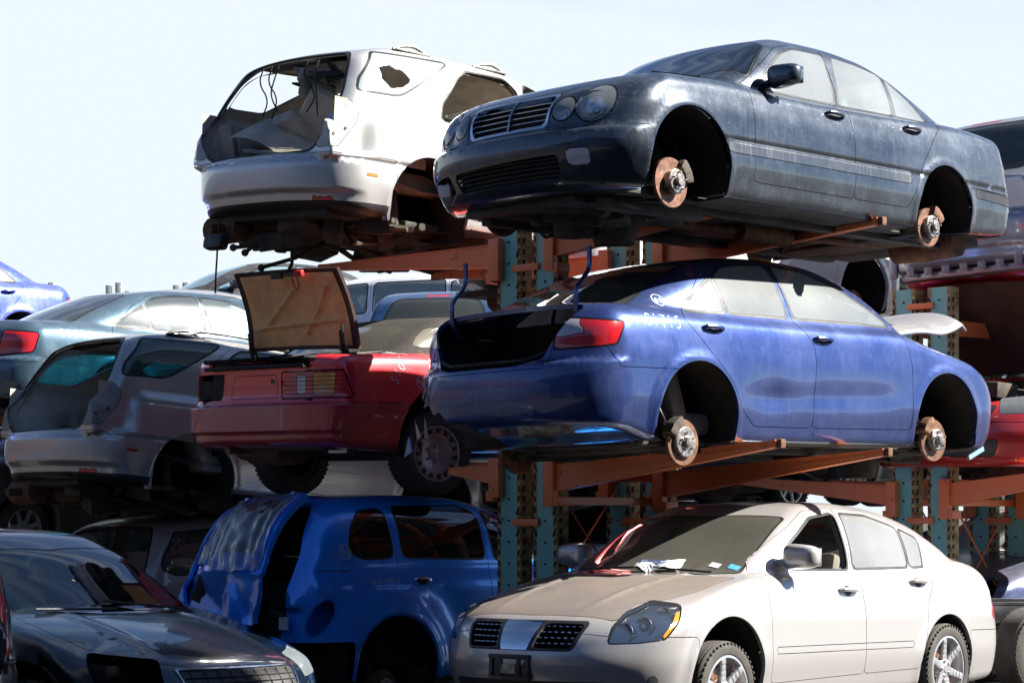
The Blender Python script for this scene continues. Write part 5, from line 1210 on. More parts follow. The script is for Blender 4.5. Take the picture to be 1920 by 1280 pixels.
# black car with a shattered windscreen beyond the teal sedan
M['g_shat'] = glass('glass_shattered_blue', (.25, .6, .75), .45, (.55, .75, .85), rough=.15)
M['p_black'] = paint('paint_black', (.012, .012, .014), .2, .3, dust=.15)
l, r = anchor((1.9, -.55, 1.27), 392, 528, 34.0, 205, 0, 0)
gsedan('black car with a shattered blue-tinted windscreen, beyond the teal sedan roof', l, r, M['p_black'], M['g_shat'], M['g_shat'], h=.045)
l, r = anchor((1.2, -.5, 1.45), 400, 549, 25.5, 45, 0, 0)
gsedan('silver car showing only its roof, between the teal sedan and the black car', l, r, M['p_silver'], M['g_side'], h=.05)
# dark blue bonnet car and bare chassis, bottom right
l, r = anchor((3.1, .55, .88), 1850, 1062, 20.5, 222, 0, 0)
DB = gsedan('slate blue car without front bumper, behind the tail of the champagne sedan', l, r, paint('paint_slate', (.05, .06, .14), .5, .3, dust=.2), M['g_side'], h=.04, base=d_maxima, holes=('front_bumper', 'headlamp', 'grille'))
b = MB(); rg = random.Random(18)
for k in range(30): b.box((rg.uniform(2.7, 3.45), rg.uniform(-.7, .7), rg.uniform(.25, .72)), (rg.uniform(.08, .35), rg.uniform(.05, .3), rg.uniform(.05, .16)), (rg.uniform(-.3, .3), rg.uniform(-.3, .3), rg.uniform(-1, 1)), .015)
b.build('engine', M['dark'], DB[1]); b = MB()
for (p, q) in (((3.5, .55, .62), (3.3, .2, .72)), ((3.5, -.3, .5), (3.45, .5, .5)), ((3.48, .1, .7), (3.5, .15, .3)), ((3.5, .5, .3), (3.4, .1, .55))): b.tube([p, tuple((a_ + c_) / 2 + .02 for a_, c_ in zip(p, q)), q], .022, 7)
b.build('hose', M['steel'], DB[1])
t = thing('bare_chassis', 'bare steel ladder chassis with one tyre, low behind the champagne sedan at the right edge', 'chassis', at(1900, 1215, 18.6), (0, 0, R(0)))
b = MB()
for y in (0, .75):
    b.box((-.1, y, .28), (2.4, .07, .12), None, .01); b.box((-.1, y, .35), (2.4, .10, .02)); b.box((-.1, y, .21), (2.4, .10, .02))
for x in (-1, -.4, .3, .9): b.tube([(x, 0, .28), (x, .75, .28)], .035, 8)
b.box((-.6, -.05, -.02), (1.0, .05, .05)); b.build('frame_rail', solid('galv2', (.30, .30, .31), .4, .7, scale=8), t)
wheel(t, .12, -.12, -.02, -1, .34, .24, .21, 'spoke', 7, yaw=R(38))
# dark cars crowding the ground and the second tier far behind the rack
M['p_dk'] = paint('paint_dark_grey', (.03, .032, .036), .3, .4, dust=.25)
M['p_mar'] = paint('paint_maroon', (.10, .012, .015), .2, .4, dust=.2)
l, r = anchor((1.2, -.5, 1.45), 1010, 965, 24.0, 46)
BK = gsedan('dark grey sedan on the ground behind the first two teal posts', l, r, M['p_dk'], M['g_dark'], h=.055, wheels='tyre', hub_z=.30, group='cars in the shade behind the rack', mirrors=False)[1]
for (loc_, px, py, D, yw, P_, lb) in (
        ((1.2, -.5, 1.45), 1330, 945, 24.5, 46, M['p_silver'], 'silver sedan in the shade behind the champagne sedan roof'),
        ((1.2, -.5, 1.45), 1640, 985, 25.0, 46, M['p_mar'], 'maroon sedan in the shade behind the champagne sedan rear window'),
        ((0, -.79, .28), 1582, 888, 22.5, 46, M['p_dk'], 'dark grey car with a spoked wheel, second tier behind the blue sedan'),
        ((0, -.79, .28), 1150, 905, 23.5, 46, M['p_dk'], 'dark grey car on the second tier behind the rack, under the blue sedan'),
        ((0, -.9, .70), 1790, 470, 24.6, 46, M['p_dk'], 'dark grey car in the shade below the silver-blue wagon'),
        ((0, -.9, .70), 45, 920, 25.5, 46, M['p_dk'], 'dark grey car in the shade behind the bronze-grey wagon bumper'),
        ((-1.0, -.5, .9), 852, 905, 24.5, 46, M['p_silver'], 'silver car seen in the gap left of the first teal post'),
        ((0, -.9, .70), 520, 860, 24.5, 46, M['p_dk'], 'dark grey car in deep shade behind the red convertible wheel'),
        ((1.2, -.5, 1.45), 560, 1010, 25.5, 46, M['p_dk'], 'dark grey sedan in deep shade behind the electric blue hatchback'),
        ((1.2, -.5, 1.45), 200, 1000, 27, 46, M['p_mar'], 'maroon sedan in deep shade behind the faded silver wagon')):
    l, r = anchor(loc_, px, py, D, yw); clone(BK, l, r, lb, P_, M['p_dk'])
# ---- dark blue saloon, bottom left, front towards us -------------------------------------
M['p_cad'] = paint('paint_midnight', (.003, .010, .022), .3, .2, dust=.05, dustcol=(.1, .15, .2), streak=.05, scratch=.2, up=.3)
M['g_cad'] = glass('glass_deep_blue', (.04, .16, .24), .02, (.1, .25, .35), refl=1.)
def ex_c(x, y, z):
    d = .05 * np.exp(-((x - 3.0) / .28) ** 2 - ((z - .62) / .16) ** 2) * (y < -.5) * (1 + .7 * np.sin(z * 29 + x * 21))     # crumpled right wing
    d -= .012 * np.exp(-((np.abs(y) - .42) / .04) ** 2) * np.exp(-((x - 2.95) / .5) ** 4) * (z > .6)
    return d
l, r = anchor((2.38, .66, .985), 356, 1140, 15.4, -44, .3, 0)
CAD = gsedan('midnight blue saloon with crumpled wing and missing headlamp, bottom left', l, r, M['p_cad'], M['g_cad'], M['g_cad'], h=.032, base=d_maxima, wheels='tyre', hub_z=.31, extra=ex_c, mirrors=False, holes=('headlamp#R',), front=[(-.43, .70), (-.40, .50), (.40, .50), (.43, .70)])
c, t = CAD; b = MB()
for sg in (1,):
    pts = [(-.43, .70), (.43, .70), (.40, .50), (-.40, .50), (-.43, .70)]; ring = []
    for (y0, z0), (y1, z1) in zip(pts[:-1], pts[1:]):
        for k in range(12):
            y = y0 + (y1 - y0) * k / 12; z = z0 + (z1 - z0) * k / 12; p, n = c.onend(y, z); ring.append(Vector(p) + Vector(n) * .004)
    b.tube(ring + [ring[0]], .009, 8)
b.build('grille_surround', M['chrome'], t); b = MB()
for z in (.53, .562, .594, .626, .658):
    b.tube([Vector(c.onend(y, z)[0]) + Vector((.006, 0, 0)) for y in np.linspace(-.40, .40, 13)], .004, 5)
for y in np.linspace(-.36, .36, 9): b.tube([Vector(c.onend(y, z)[0]) + Vector((.006, 0, 0)) for z in (.51, .6, .69)], .0045, 5)
b.build('grille_slat', M['well'], t)
MB().box((3.12, -.60, .66), (.34, .3, .14), (0, .1, .65), .04).build('lamp_cavity', M['well'], t)
b = MB(); b.box((3.34, -.66, .69), (.05, .09, .07), (0, 0, .4), .02); b.build('lamp_bracket', M['rusty'], t)
for yy in (.62, .74): MB().lathe([(.06, .03), (.045, -.03), (0, -.05)], 18, c=(3.30 if yy > .7 else 3.40, yy, .69), axis='x').build('lamp_reflector', M['chrome'], t)
b = MB()
for (y0, y1) in ((.5, -.05), (-.05, -.55)): b.tube([Vector(c.ontop(2.56, y0)[0]) + Vector((0, 0, .02)), Vector(c.ontop(2.42, y1)[0]) + Vector((0, 0, .02))], .009, 6)
b.build('wiper', M['black'], t)
# ---- vehicle at the extreme left edge: only its tall tail lamp shows ---------------------------
l, r = anchor((-.72, -.84, .98), 24, 1155, 13.0, 112, 0, 0)
wagon('dark pickup-like wagon at the left picture edge with a tall red tail lamp', l, r, M['p_black'], M['g_dark'], h=.045, lamp=[(.84, .76), (.84, 1.22), (1.0, 1.22), (1.0, .76)], wheels=True, inside=False)
# ---- crinkled bonnet of the blue sedan, lifted ---------------------------------------------
# ---- distant corrugated fence ---------------------------------------------------------------
b = MB(); V = []; n = 60
for i in range(n):
    x = i * .16; hh = 2.6 + .25 * math.sin(i * .9)
    b.box((x, 0, hh / 2), (.10, .06, hh), None, .01)
b.box((n * .08, .05, 1.9), (n * .16, .04, .12)); b.box((n * .08, .05, .8), (n * .16, .04, .12))
fn = b.build('paling_fence', solid('fence_grey', (.38, .42, .42), .8)); fn.location = at(60, 548, 40) - Vector((0, 0, 2.7)); fn.location.z = at(60, 540, 40).z - 2.75; fn.scale = (1, 1, 1)
tag(fn, 'distant grey paling fence on the skyline at the left', 'fence')
# ================================================================== rack
M['teal_steel'] = paint('teal_rack_steel', (.20, .52, .46), .0, .5, dust=.25, dustcol=(.16, .22, .17), coat=.1, streak=.8, scratch=.2, rust=1., up=0.)
M['teal_edge'] = solid('teal_rack_worn_edge', (.50, .46, .22), .7, col2=(.22, .10, .045), scale=18, bump=.6)
M['orange'] = paint('orange_rack_steel', (.85, .23, .075), .0, .5, dust=.1, dustcol=(.42, .16, .08), coat=.12, streak=.4, scratch=.6, rust=.55, up=.0)
A_ = Vector((math.cos(R(45)), math.sin(R(45)), 0)); B_ = Vector((A_.y, -A_.x, 0))
def post(root, base, top_z, shared=[None, None]):
    """perforated teal upright: plain face towards -A, toothed edges, channel behind"""
    H = top_z + .0; sh = shared[0].get(round(H, 2)) if shared[0] else None
    if shared[0] is None: shared[0] = {}
    if sh is None:
        b = MB(); b.box((0, 0, H / 2), (.004, .118, H)); n = int(H / .0762)
        b.box((.045, -.068, H / 2), (.08, .004, H)); b.box((.045, .068, H / 2), (.08, .004, H)); b.box((.088, -.05, H / 2), (.004, .04, H)); b.box((.088, .05, H / 2), (.004, .04, H))
        m0 = b.build('upright', M['teal_steel'], root); b = MB(); c = MB()
        for s_ in (-1, 1):
            b.box((-.001, s_ * .0725, H / 2), (.005, .027, H)); b.box((.045, s_ * .0875, H / 2), (.088, .004, H))
        rq = random.Random(int(base[0] * 100))
        for k in range(n):
            z = .0762 * k + .04
            for s_ in (-1, 1):
                c.box((-.004, s_ * .074, z), (.004, .011, .038)); c.box((-.004, s_ * .080, z + .017), (.004, .014, .009)); c.box((.022, s_ * .0895, z), (.017, .004, .034)); c.box((.030, s_ * .0895, z + .016), (.026, .004, .010))
                if rq.random() < .25: c.box((-.0042, s_ * .066, z - .02), (.003, rq.uniform(.006, .02), rq.uniform(.01, .04)), (rq.uniform(-.4, .4), 0, 0))
            if k % 2 == 0: c.lathe([(.0085, 0), (.0085, .003), (0, .003)], 10, c=(-.0055, 0, z), axis='x')
        m1 = b.build('slotted_edge', M['teal_edge'], m0); m2 = c.build('slot_row', M['well'], m0); shared[0][round(H, 2)] = (m0, m1, m2)
        m0.location = base; m0.rotation_euler = (0, 0, R(45)); m0.scale = (1.25, 1.32, 1); return
    q = []
    for o in sh:
        d = o.copy(); COL.objects.link(d); q.append(d)
    q[0].parent = root; q[1].parent = q[0]; q[2].parent = q[0]; q[0].location = base; q[0].rotation_euler = (0, 0, R(45))
def arm(root, p0, p1, hr=.165, ht=.045, side=1, off=.05):
    """tapered cantilever arm from the post to its free tip; p0, p1 on the centre line"""
    p0 = Vector(p0); p1 = Vector(p1); d = p1 - p0; L = d.length; u = d.normalized(); up = Vector((0, 0, 1)); w_ = Vector((-A_.x, -A_.y, 0)); b = MB()
    top0 = p0 + up * hr / 2; top1 = p1 + up * ht / 2; bot0 = p0 - up * hr / 2; bot1 = p1 - up * ht / 2
    def quad(a0, a1, c0, c1, o0, o1):
        V = [a0 + w_ * o0, a1 + w_ * o0, c1 + w_ * o0, c0 + w_ * o0, a0 + w_ * o1, a1 + w_ * o1, c1 + w_ * o1, c0 + w_ * o1]
        b.add(V, [(0, 1, 2, 3), (7, 6, 5, 4), (0, 4, 5, 1), (1, 5, 6, 2), (2, 6, 7, 3), (3, 7, 4, 0)], False)
    quad(top0, top1, bot0, bot1, .030, .034)                                   # web
    mid0 = p0 - up * hr * .05; mid1 = p1
    quad(mid0 + up * .004, mid1 + up * .002, bot0, bot1, .036, .040)            # lap plate
    quad(top0, top1, top0 - up * .006, top1 - up * .005, -.038, .044); quad(bot0 + up * .006, bot1 + up * .005, bot0, bot1, -.038, .044)
    b.build('arm', M['orange'], root)
    b = MB(); b.box((p1.x, p1.y, p1.z), (.05, .07, ht * 1.3), (0, 0, R(45)), .008); o = b.build('arm_tip', M['rusty'], root)
    b = MB(); q = p0 + w_ * .045; b.box((q.x, q.y, q.z - .03), (.055, .10, hr * 1.75), (0, 0, math.atan2(u.y, u.x) + math.pi / 2), .004)
    q2 = p0 - up * .16; b.box((q2.x + u.x * .05, q2.y + u.y * .05, q2.z), (.07, .13, .07), (0, 0, math.atan2(u.y, u.x)), .004); b.build('arm_bracket', M['orange'], root)
def beam(root, p0, p1, h_=.10, name='beam', m=None):
    p0 = Vector(p0); p1 = Vector(p1); c = (p0 + p1) / 2; d = p1 - p0; a = math.atan2(d.y, d.x); b = MB()
    b.box((0, 0, 0), (d.length, .004, h_)); b.box((0, .02, h_ / 2), (d.length, .045, .005)); b.box((0, .02, -h_ / 2), (d.length, .045, .005)); o = b.build(name, m or M['orange'], root); o.location = c; o.rotation_euler = (0, 0, a)
    for p in (p0, p1):
        q = MB(); q.box((0, 0, 0), (.05, .012, h_ * 1.5), None, .003); e = q.build('beam_bracket', m or M['orange'], root); e.location = p; e.rotation_euler = (0, 0, a)
def bay(label, P1, s, arms, gap=.36, H=3.55, x_brace=True):
    t = thing('storage_rack', label, 'rack', (0, 0, 0), None, 'orange and teal cantilever racks')
    Pn = [P1 + A_ * k * s for k in range(2)]
    for p in Pn:
        for q in (p, p - B_ * gap): post(t, (q.x, q.y, 0), H); MB().box((q.x, q.y, .02), (.2, .24, .04), (0, 0, R(45)), .01).build('base_plate', M['rusty'], t)
        for z in (.5, 1.4, 2.3, 3.2): c = p - B_ * gap / 2; MB().box((c.x, c.y, z), (gap - .1, .05, .05), (0, 0, R(-45)), .004).build('spacer', M['orange'], t)
    for (i, sd_, z0, z1, L, hr) in arms:
        p = Pn[i] - (B_ * gap if sd_ < 0 else Vector()); r0 = p + B_ * sd_ * .09; r1 = r0 + B_ * sd_ * L; arm(t, (r0.x, r0.y, z0 + Z0), (r1.x, r1.y, z1 + Z0), hr)
    for z in (1.55, 1.72, 3.02):
        for q in (0, -gap): a0 = Pn[0] + B_ * q + A_ * .08; a1 = Pn[1] + B_ * q - A_ * .02; beam(t, (a0.x, a0.y, z), (a1.x, a1.y, z), .12 if z > 2 else .05)
    if x_brace:
        for q in (0, -gap):
            for (za, zb_) in ((1.66, .5), (.5, 1.66)):
                a0 = Pn[0] + B_ * q + A_ * .1; a1 = Pn[1] + B_ * q; MB().tube([(a0.x, a0.y, za), (a1.x, a1.y, zb_)], .011, 6, flat=.5).build('cross_brace', M['orange'], t)
    return t
P1 = Vector((.235, 16.85, 0))
bay('nearest orange and teal cantilever rack, standing between the blue hatchback and champagne sedan', P1, 1.15,
    [(0, 1, 1.865, 2.00, 1.80, .17), (1, 1, 1.86, 1.965, 1.95, .17), (0, 1, .235, .44, 2.0, .19), (1, 1, .20, .405, 2.0, .19), (0, -1, 1.83, 1.885, 1.95, .17), (1, -1, 1.84, 1.90, 1.9, .17), (0, -1, .275, .30, .50, .16), (1, -1, .28, .38, 1.8, .16)])
P3 = Vector((3.57, 20.05, 0))
bay('farther orange and teal cantilever rack, behind the tail of the champagne sedan', P3, 1.15,
    [(0, 1, .14, .42, 2.0, .19), (1, 1, .14, .42, 2.0, .19), (0, -1, .14, .3, 1.9, .17), (1, -1, .14, .3, 1.9, .17), (1, 1, 1.9, 2.05, 2.0, .17)], H=3.35)
# ================================================================== ground
b = MB(); b.grid(lambda u, v: (-400 + 800 * u, -60 + 900 * v, 0), 60, 60)
g = mat('ground_asphalt'); q = NT(g); n1 = q.noise(.35, 6, .6); n2 = q.noise(60, 4, .6)
p = q.n('BsdfPrincipled', Base_Color=q.mix(q.ramp(n1, .35, .65), q.mix(n2, (.014, .0135, .013, 1), (.035, .033, .030, 1)), (.045, .04, .035, 1)), Roughness=.9, Normal=q.bump(n2, .5, .01)); q.out(p.outputs[0])
go = b.build('ground', g); structure(go)
# added unseen slab behind the photographer: darkens faces and reflections turned this way
wh = thing('sky_block', 'added unseen grey slab behind the camera that blocks sky light', 'occluder', (-4, -13, 0), (0, 0, R(-8)))
b = MB()
for k in range(70): b.box((-35 + k, 0, 5.4), (.55, .12, 10.8)); b.box((-34.5 + k, .06, 5.4), (.45, .10, 10.8))
b.build('occluder_wall', solid('sky_block_ribs', (.07, .075, .085), .7, scale=3), wh); b = MB(); b.box((0, -3, 10.95), (71, 8, .3)); b.build('roof', solid('sky_block_top', (.06, .06, .06), .9), wh)
for k in range(4):
    b = MB()
    for q in range(14): b.box((-24 + 15 * k, .2, .15 + q * .3), (4.6, .07, .27), None, .02)
    b.build('sky_block_panel', solid('sky_block_panel', (.16, .17, .17), .6, scale=4), wh)
sh = thing('sun_block', 'added unseen grey block on the right, outside the picture, shading the ground', 'occluder', (13.5, -3.75, 0))  # added off-picture block, shades the near ground and the midnight blue saloon
b = MB(); b.box((0, 0, 6), (6, 34, 12))
for k in range(33): b.box((-3.04, -16 + k, 6), (.08, .5, 12))
b.build('occluder_wall', solid('sun_block_skin', (.08, .08, .085), .7, scale=2), sh); b = MB(); b.box((0, 0, 12.15), (6.2, 34.2, .3)); b.build('roof', M['trim'], sh)
w2 = thing('left_sky_block', 'added unseen dark stack on the left, outside the picture, blocking sky reflections', 'occluder_wall', (-24, 22, 0))  # added off-picture stack, keeps the bright horizon out of reflections
for k in range(7):
    for q in range(3):
        b = MB(); b.box((0, -36 + 12.2 * k, 1.3 + 2.6 * q), (2.4, 12.0, 2.55), None, .04)
        for z in range(44): b.box((1.22, -41.5 + 12.2 * k + z * .26, 1.3 + 2.6 * q), (.05, .13, 2.3))
        b.build('left_block_unit', solid('left_block_unit%d' % ((k + q) % 3), [(.02, .035, .06), (.05, .02, .015), (.02, .02, .022)][(k + q) % 3], .6, scale=2), w2)
# ================================================================== red convertible
M['p_red'] = paint('paint_red', (.64, .010, .022), .15, .3, dust=.10, dustcol=(.4, .2, .2), streak=.08, scratch=.2)
M['p_redclad'] = paint('paint_red_cladding', (.38, .016, .028), .1, .38, dust=.12, dustcol=(.35, .2, .2), streak=.1, scratch=.55)
def sl():
    c = Car(x0=-1.12, x1=3.42, z0=.26, z1=1.3, h=.024, wp=crv((-1.1, .86), (-.5, .90), (0, .905), (2.6, .90), (3.3, .84)), dw=crv((.25, .06), (.4, .025), (.55, .0), (.72, .0), (.85, .02), (.97, .06)),
            low=crv((-1.15, .93), (-1.0, .955), (-.3, .975), (.3, .955), (1.5, .93), (2.2, .93), (2.6, .88), (3.2, .78), (3.4, .62)), cl=crv((-1, .03), (2, .02), (3, .06)), rs=.06, rc=.06,
            XR=crv((.26, -.98), (.33, -1.05), (.38, -1.06), (.40, -1.10), (.58, -1.10), (.60, -1.05), (.66, -1.02), (.9, -1.0)), ar=.17, pr=4.2, XF=crv((.2, 3.3), (.5, 3.4), (.8, 3.2)), af=.3, pf=2.6, zb=crv((-1, .28), (0, .22), (3.3, .2)),
            roof=crv((-.9, .72), (-.40, .97), (-.05, 1.15), (.35, 1.265), (.9, 1.285), (1.3, 1.25), (1.9, .98), (2.2, .8)), xc=.7, wc=crv((-.5, .70), (0, .76), (1.2, .76), (2, .66)), tum=crv((.95, 0), (1.1, .05), (1.3, .17)), clim=(-.5, 2.1), rcab=.10,
            arch=[(0, .34, .372), (2.515, .34, .372)]).mesh()
    l, r = anchor((0, -.80, .22), 806, 850, 17.9, 45.5, -1.5, .5)
    t = thing('parked_convertible', 'red convertible with tan-lined trunk lid standing open, left of the blue sedan', 'convertible', l, r)
    c.cut(lambda V: .962 - V[:, 2], 'soft_top', ('body',), lambda p, g: (p[:, 0] > -.38) & (p[:, 0] < 2.0))
    c.side([(-.10, 1.02), (.0, 1.10), (.14, 1.165), (.42, 1.185), (.50, 1.15), (.46, 1.02), (.3, 1.0)], 'quarter_window', ('soft_top',), .05, ny=.25); c.side([(.62, 1.0), (.60, 1.2), (1.2, 1.2), (1.6, 1.02)], 'side_window', ('soft_top',), .03)
    c.top([(-.34, .52), (-.36, 0), (-.34, -.52), (.10, -.46), (.08, 0), (.10, .46)], 'rear_window', ('soft_top',), .06, nz=.1)
    c.top([(-1.3, .58), (-.30, .64), (-.28, 0), (-.30, -.64), (-1.3, -.58)], 'hole', ('body',), .02, nz=.3, zlim=.9); c.cut(lambda V: np.maximum(.86 - V[:, 2], np.abs(V[:, 1]) - .58), 'hole', ('body',), lambda p, g: (p[:, 0] < -.9))
    c.cut(lambda V: np.maximum(V[:, 2] - .595, V[:, 0] + .3), 'rear_bumper', ('body',)); c.cut(lambda V: np.maximum(V[:, 2] - .595, -V[:, 0] + .3), 'side_cladding', ('body',))
    U = lambda V: np.abs(V[:, 1]) + V[:, 0] + 1.0; re = lambda p, g: (p[:, 0] < -.6) & (p[:, 1] < 0)
    def rect(u0, u1, z0, z1, sl_=0.): pl = roundc([(u0, z0), (u0, z1), (u1 - sl_, z1), (u1, z0)], .012); return lambda V: sdpoly(pl, U(V), V[:, 2])
    c.cut(lambda V: rect(.30, 1.06, .635, .825, .10)(V) - .008, 'lamp_seal', ('body',), re); c.cut(rect(.30, 1.06, .635, .825, .10), 'tail_lamp', ('lamp_seal',), re); c.cut(rect(.64, .86, .648, .815, -.02), 'turn_signal', ('tail_lamp',), re); c.cut(rect(.46, .56, .665, .80), 'reversing_lamp', ('tail_lamp',), re)
    c.cut(rect(.36, 1.0, .635, .83, .10), 'hole', ('body',), lambda p, g: (p[:, 0] < -.6) & (p[:, 1] > .36))
    c.end([(-.27, .64), (.27, .64), (.24, .81), (-.24, .81)], 'plate_recess', ('body',), .01, front=False)
    c.side([(.16, .80), (.16, .965), (.44, .965), (.44, .80)], 'fuel_door', ('body',), .02, sgn=-1); c.side([(.62, .35), (.66, .7), (.60, .975), (1.75, .975), (1.85, .5), (1.8, .35)], 'door', ('body', 'side_cladding'), .03)
    under_tag(c, .27); c.arches(); c.split_sides('door', 'quarter_window', 'side_window'); P = M['p_red']
    c.finish(t, dict(body=P, soft_top=solid('soft_top_fabric', (.035, .03, .025), .85, col2=(.02, .018, .015), scale=40), quarter_window=glass('vinyl_window', (.75, .72, .6), .35, (.7, .66, .5)), side_window=M['g_dark'], rear_window=glass('vinyl_rear', (.2, .2, .17), .3, (.4, .38, .32)),
                     rear_bumper=M['p_redclad'], side_cladding=M['p_redclad'], lamp_seal=M['trim'], tail_lamp=M['red_lens'], turn_signal=M['amber_lens'], reversing_lamp=M['white_lens'], plate_recess=P, underbody=M['under']), {'underbody': 0., 'soft_top': 0}, folds={'body': .03})
    b = MB()      # lamp ribs
    for z in (.665, .695, .725, .755, .785):
        pts = []
        for u in np.linspace(.31, 1.02, 14):
            lo, hi = -1.2, -.5; y = None
            for q in np.linspace(-1.12, -.6, 27):
                yy = u - 1.0 - q
                if yy < .905:
                    p, n = c.onend(-yy, z, False) if yy < .84 else c.onside(q, z, -1)
                    if p is not None and abs(abs(p[1]) + p[0] + 1.0 - u) < .02: y = Vector(p) + Vector(n) * .003; break
            if y is not None: pts.append(y)
        if len(pts) > 2: b.tube(pts, .002, 5)
    if b.V: b.build('lamp_rib', M['black'], t)
    b = MB(); b.lathe([(.018, 0), (.018, .012), (0, .014)], 12, c=(-1.06, -.26, .76), axis='x'); b.build('trunk_lock', M['steel'], t)
    b = MB(); b.box((-.66, 0, .62), (.7, 1.24, .03)); b.box((-.30, 0, .8), (.03, 1.26, .34)); b.box((-.60, .62, .78), (.6, .02, .3)); b.box((-.60, -.62, .78), (.6, .02, .3)); b.box((-.95, 0, .70), (.03, 1.1, .26)); b.box((-.88, .66, .72), (.05, .26, .14)); b.build('trunk_tub', M['well'], t)
    b = MB(); rim = [(-1.02, -.57), (-.98, -.60), (-.34, -.64), (-.30, -.60), (-.30, .60), (-.34, .64), (-.98, .60), (-1.02, .57)]
    b.tube([Vector((x, y, (c.ontop(x + (.03 if x < -.9 else 0), y)[0][2] if x > -.9 else .915))) + Vector((0, 0, .01)) for x, y in rim], .017, 8); b.tube([(-1.02, y, .87) for y in np.linspace(-.57, .57, 9)], .016, 6); b.build('trunk_seal', M['rubber'], t)
    b = MB(); b.box((-.45, -.30, .72), (.2, .3, .12), (0, 0, .2), .03); b.tube([(-.5, -.1, .75), (-.55, .2, .8), (-.5, .45, .74)], .02, 8); b.build('spare_tools', solid('ochre', (.25, .14, .04), .7), t)
    # trunk lid standing up, liner side towards us
    lid = bpy.data.objects.new('trunk_lid', None); COL.objects.link(lid); lid.parent = t; lid.location = (-.56, -.02, 1.0); lid.rotation_euler = (R(1), R(-18), R(1))
    def lf(off, sc):      # local: y across, z up the lid, x its thickness
        def f(u, v):
            y = (-.61 + 1.22 * u) * sc; z = .0 + .62 * v; inset = .05 * v; y *= 1 - inset
            x = off + .035 * math.sin(math.pi * v) + .03 * (1 - (2 * u - 1) ** 2) - .0
            return (x, y, .31 + (z - .31) * sc)
        return f
    b = MB(); b.grid(lf(.03, 1.0), 20, 12); b.grid(lf(.005, .995), 20, 12)
    e0, e1 = lf(.03, 1.0), lf(.005, .995); path = [(u, 0) for u in np.linspace(0, 1, 21)] + [(1, v) for v in np.linspace(0, 1, 13)] + [(u, 1) for u in np.linspace(1, 0, 21)] + [(0, v) for v in np.linspace(1, 0, 13)]
    V = [e0(*q) for q in path] + [e1(*q) for q in path]; n = len(path); b.add(V, [(i, i + 1, i + 1 + n, i + n) for i in range(n - 1)]); b.build('lid_shell', solid('lid_edge', (.05, .022, .018), .5), lid)
    def ln(u, v):
        x, y, z = lf(-.012, .90)(u, v); e = min(u, 1 - u, v * .6, (1 - v) * .6) * 9
        rib = sum(math.exp(-(((u - a) * sx + (v - b2) * sz) / .022) ** 2) * (1 if lo < v < hi else 0) for a, b2, sx, sz, lo, hi in ((.28, .5, .9, .45, .15, .85), (.62, .6, .8, .6, .25, .8), (.5, .3, .1, 1., .2, .4))) * .028
        return (x + .02 * max(0, 1 - e) - rib * min(1, max(e, 0)) + .014 * min(1, max(0, e - .2)), y, z)
    b = MB(); b.grid(ln, 60, 36); b.build('lid_liner', solid('tan_fibre_liner', (.88, .47, .20), .85, var=.25, scale=9, bump=.25), lid)
    b = MB(); b.box((-.03, .05, .595), (.03, .12, .05), None, .008); b.box((-.03, -.12, .60), (.025, .16, .03), None, .006); b.build('lid_latch', M['black'], lid)
    b = MB(); b.box((-.035, -.20, .605), (.035, .09, .045), None, .006); b.tube(chaikin([(-.04, -.18, .59), (-.05, -.19, .50), (-.05, -.14, .48), (-.04, -.12, .58)], 2, False), .005, 5); b.build('lid_wiring', solid('red_plastic', (.5, .01, .01), .5), lid)
    for y in (.52, -.50):
        b = MB(); b.tube([(-.03, y, .16), (-.055, y, .02), (-.05, y, -.10)], .016, 7); b.tube([(-.03, y - .03, .20), (-.06, y - .035, .08), (-.02, y - .02, -.04)], .012, 6); b.box((-.04, y, .02), (.03, .07, .04), (.3, 0, 0), .008); b.build('lid_hinge', M['black'], lid)
    wheel(t, 0, -.79, .22, -1, .315, .22, .205, 'dish', mrim=solid('dull_alloy', (.42, .45, .48), .35, .7, scale=9), yaw=R(-9)); wheel(t, 0, .79, .22, 1, .315, .22, .205, 'dish', mrim=M['dark']); wheel(t, 2.515, -.79, .26, -1, .315, .22, .205, 'dish'); wells(c, t)  # left rear rim takes a dark material to stand for the shade there
    underside(c, t, -.9, 3.0, 44, .27, 1.3, axles=(0,)); interior(c, t, M['black_in'], .25, xw=1.6, xs=(.95, .35))
    b = MB(); b.lathe([(0, -.25), (.1, -.24), (.105, .24), (0, .25)], 16, c=(-.72, .25, .29), axis='y'); b.tube([(-.75, .35, .27), (-1.0, .35, .26)], .03, 10); b.build('muffler', M['rusty'], t)
    chalk(c, t, 'S1019', -.42, .72, .075, -1, 1, rot=.9, wid=.005); chalk_ring(c, t, -.02, .735, .062, -1, wid=.004) if False else None
    q, _ = c.onside(-.12, .83, -1); chalk_ring(c, t, -.30, .715, .05, -1, wid=.004) if False else None
    chalk_ring(c, t, -.17, .74, .052, -1, wid=.004); chalk(c, t, '90', -.20, .715, .05, -1, 1, rot=.4, wid=.004)
    return c, t
sl()
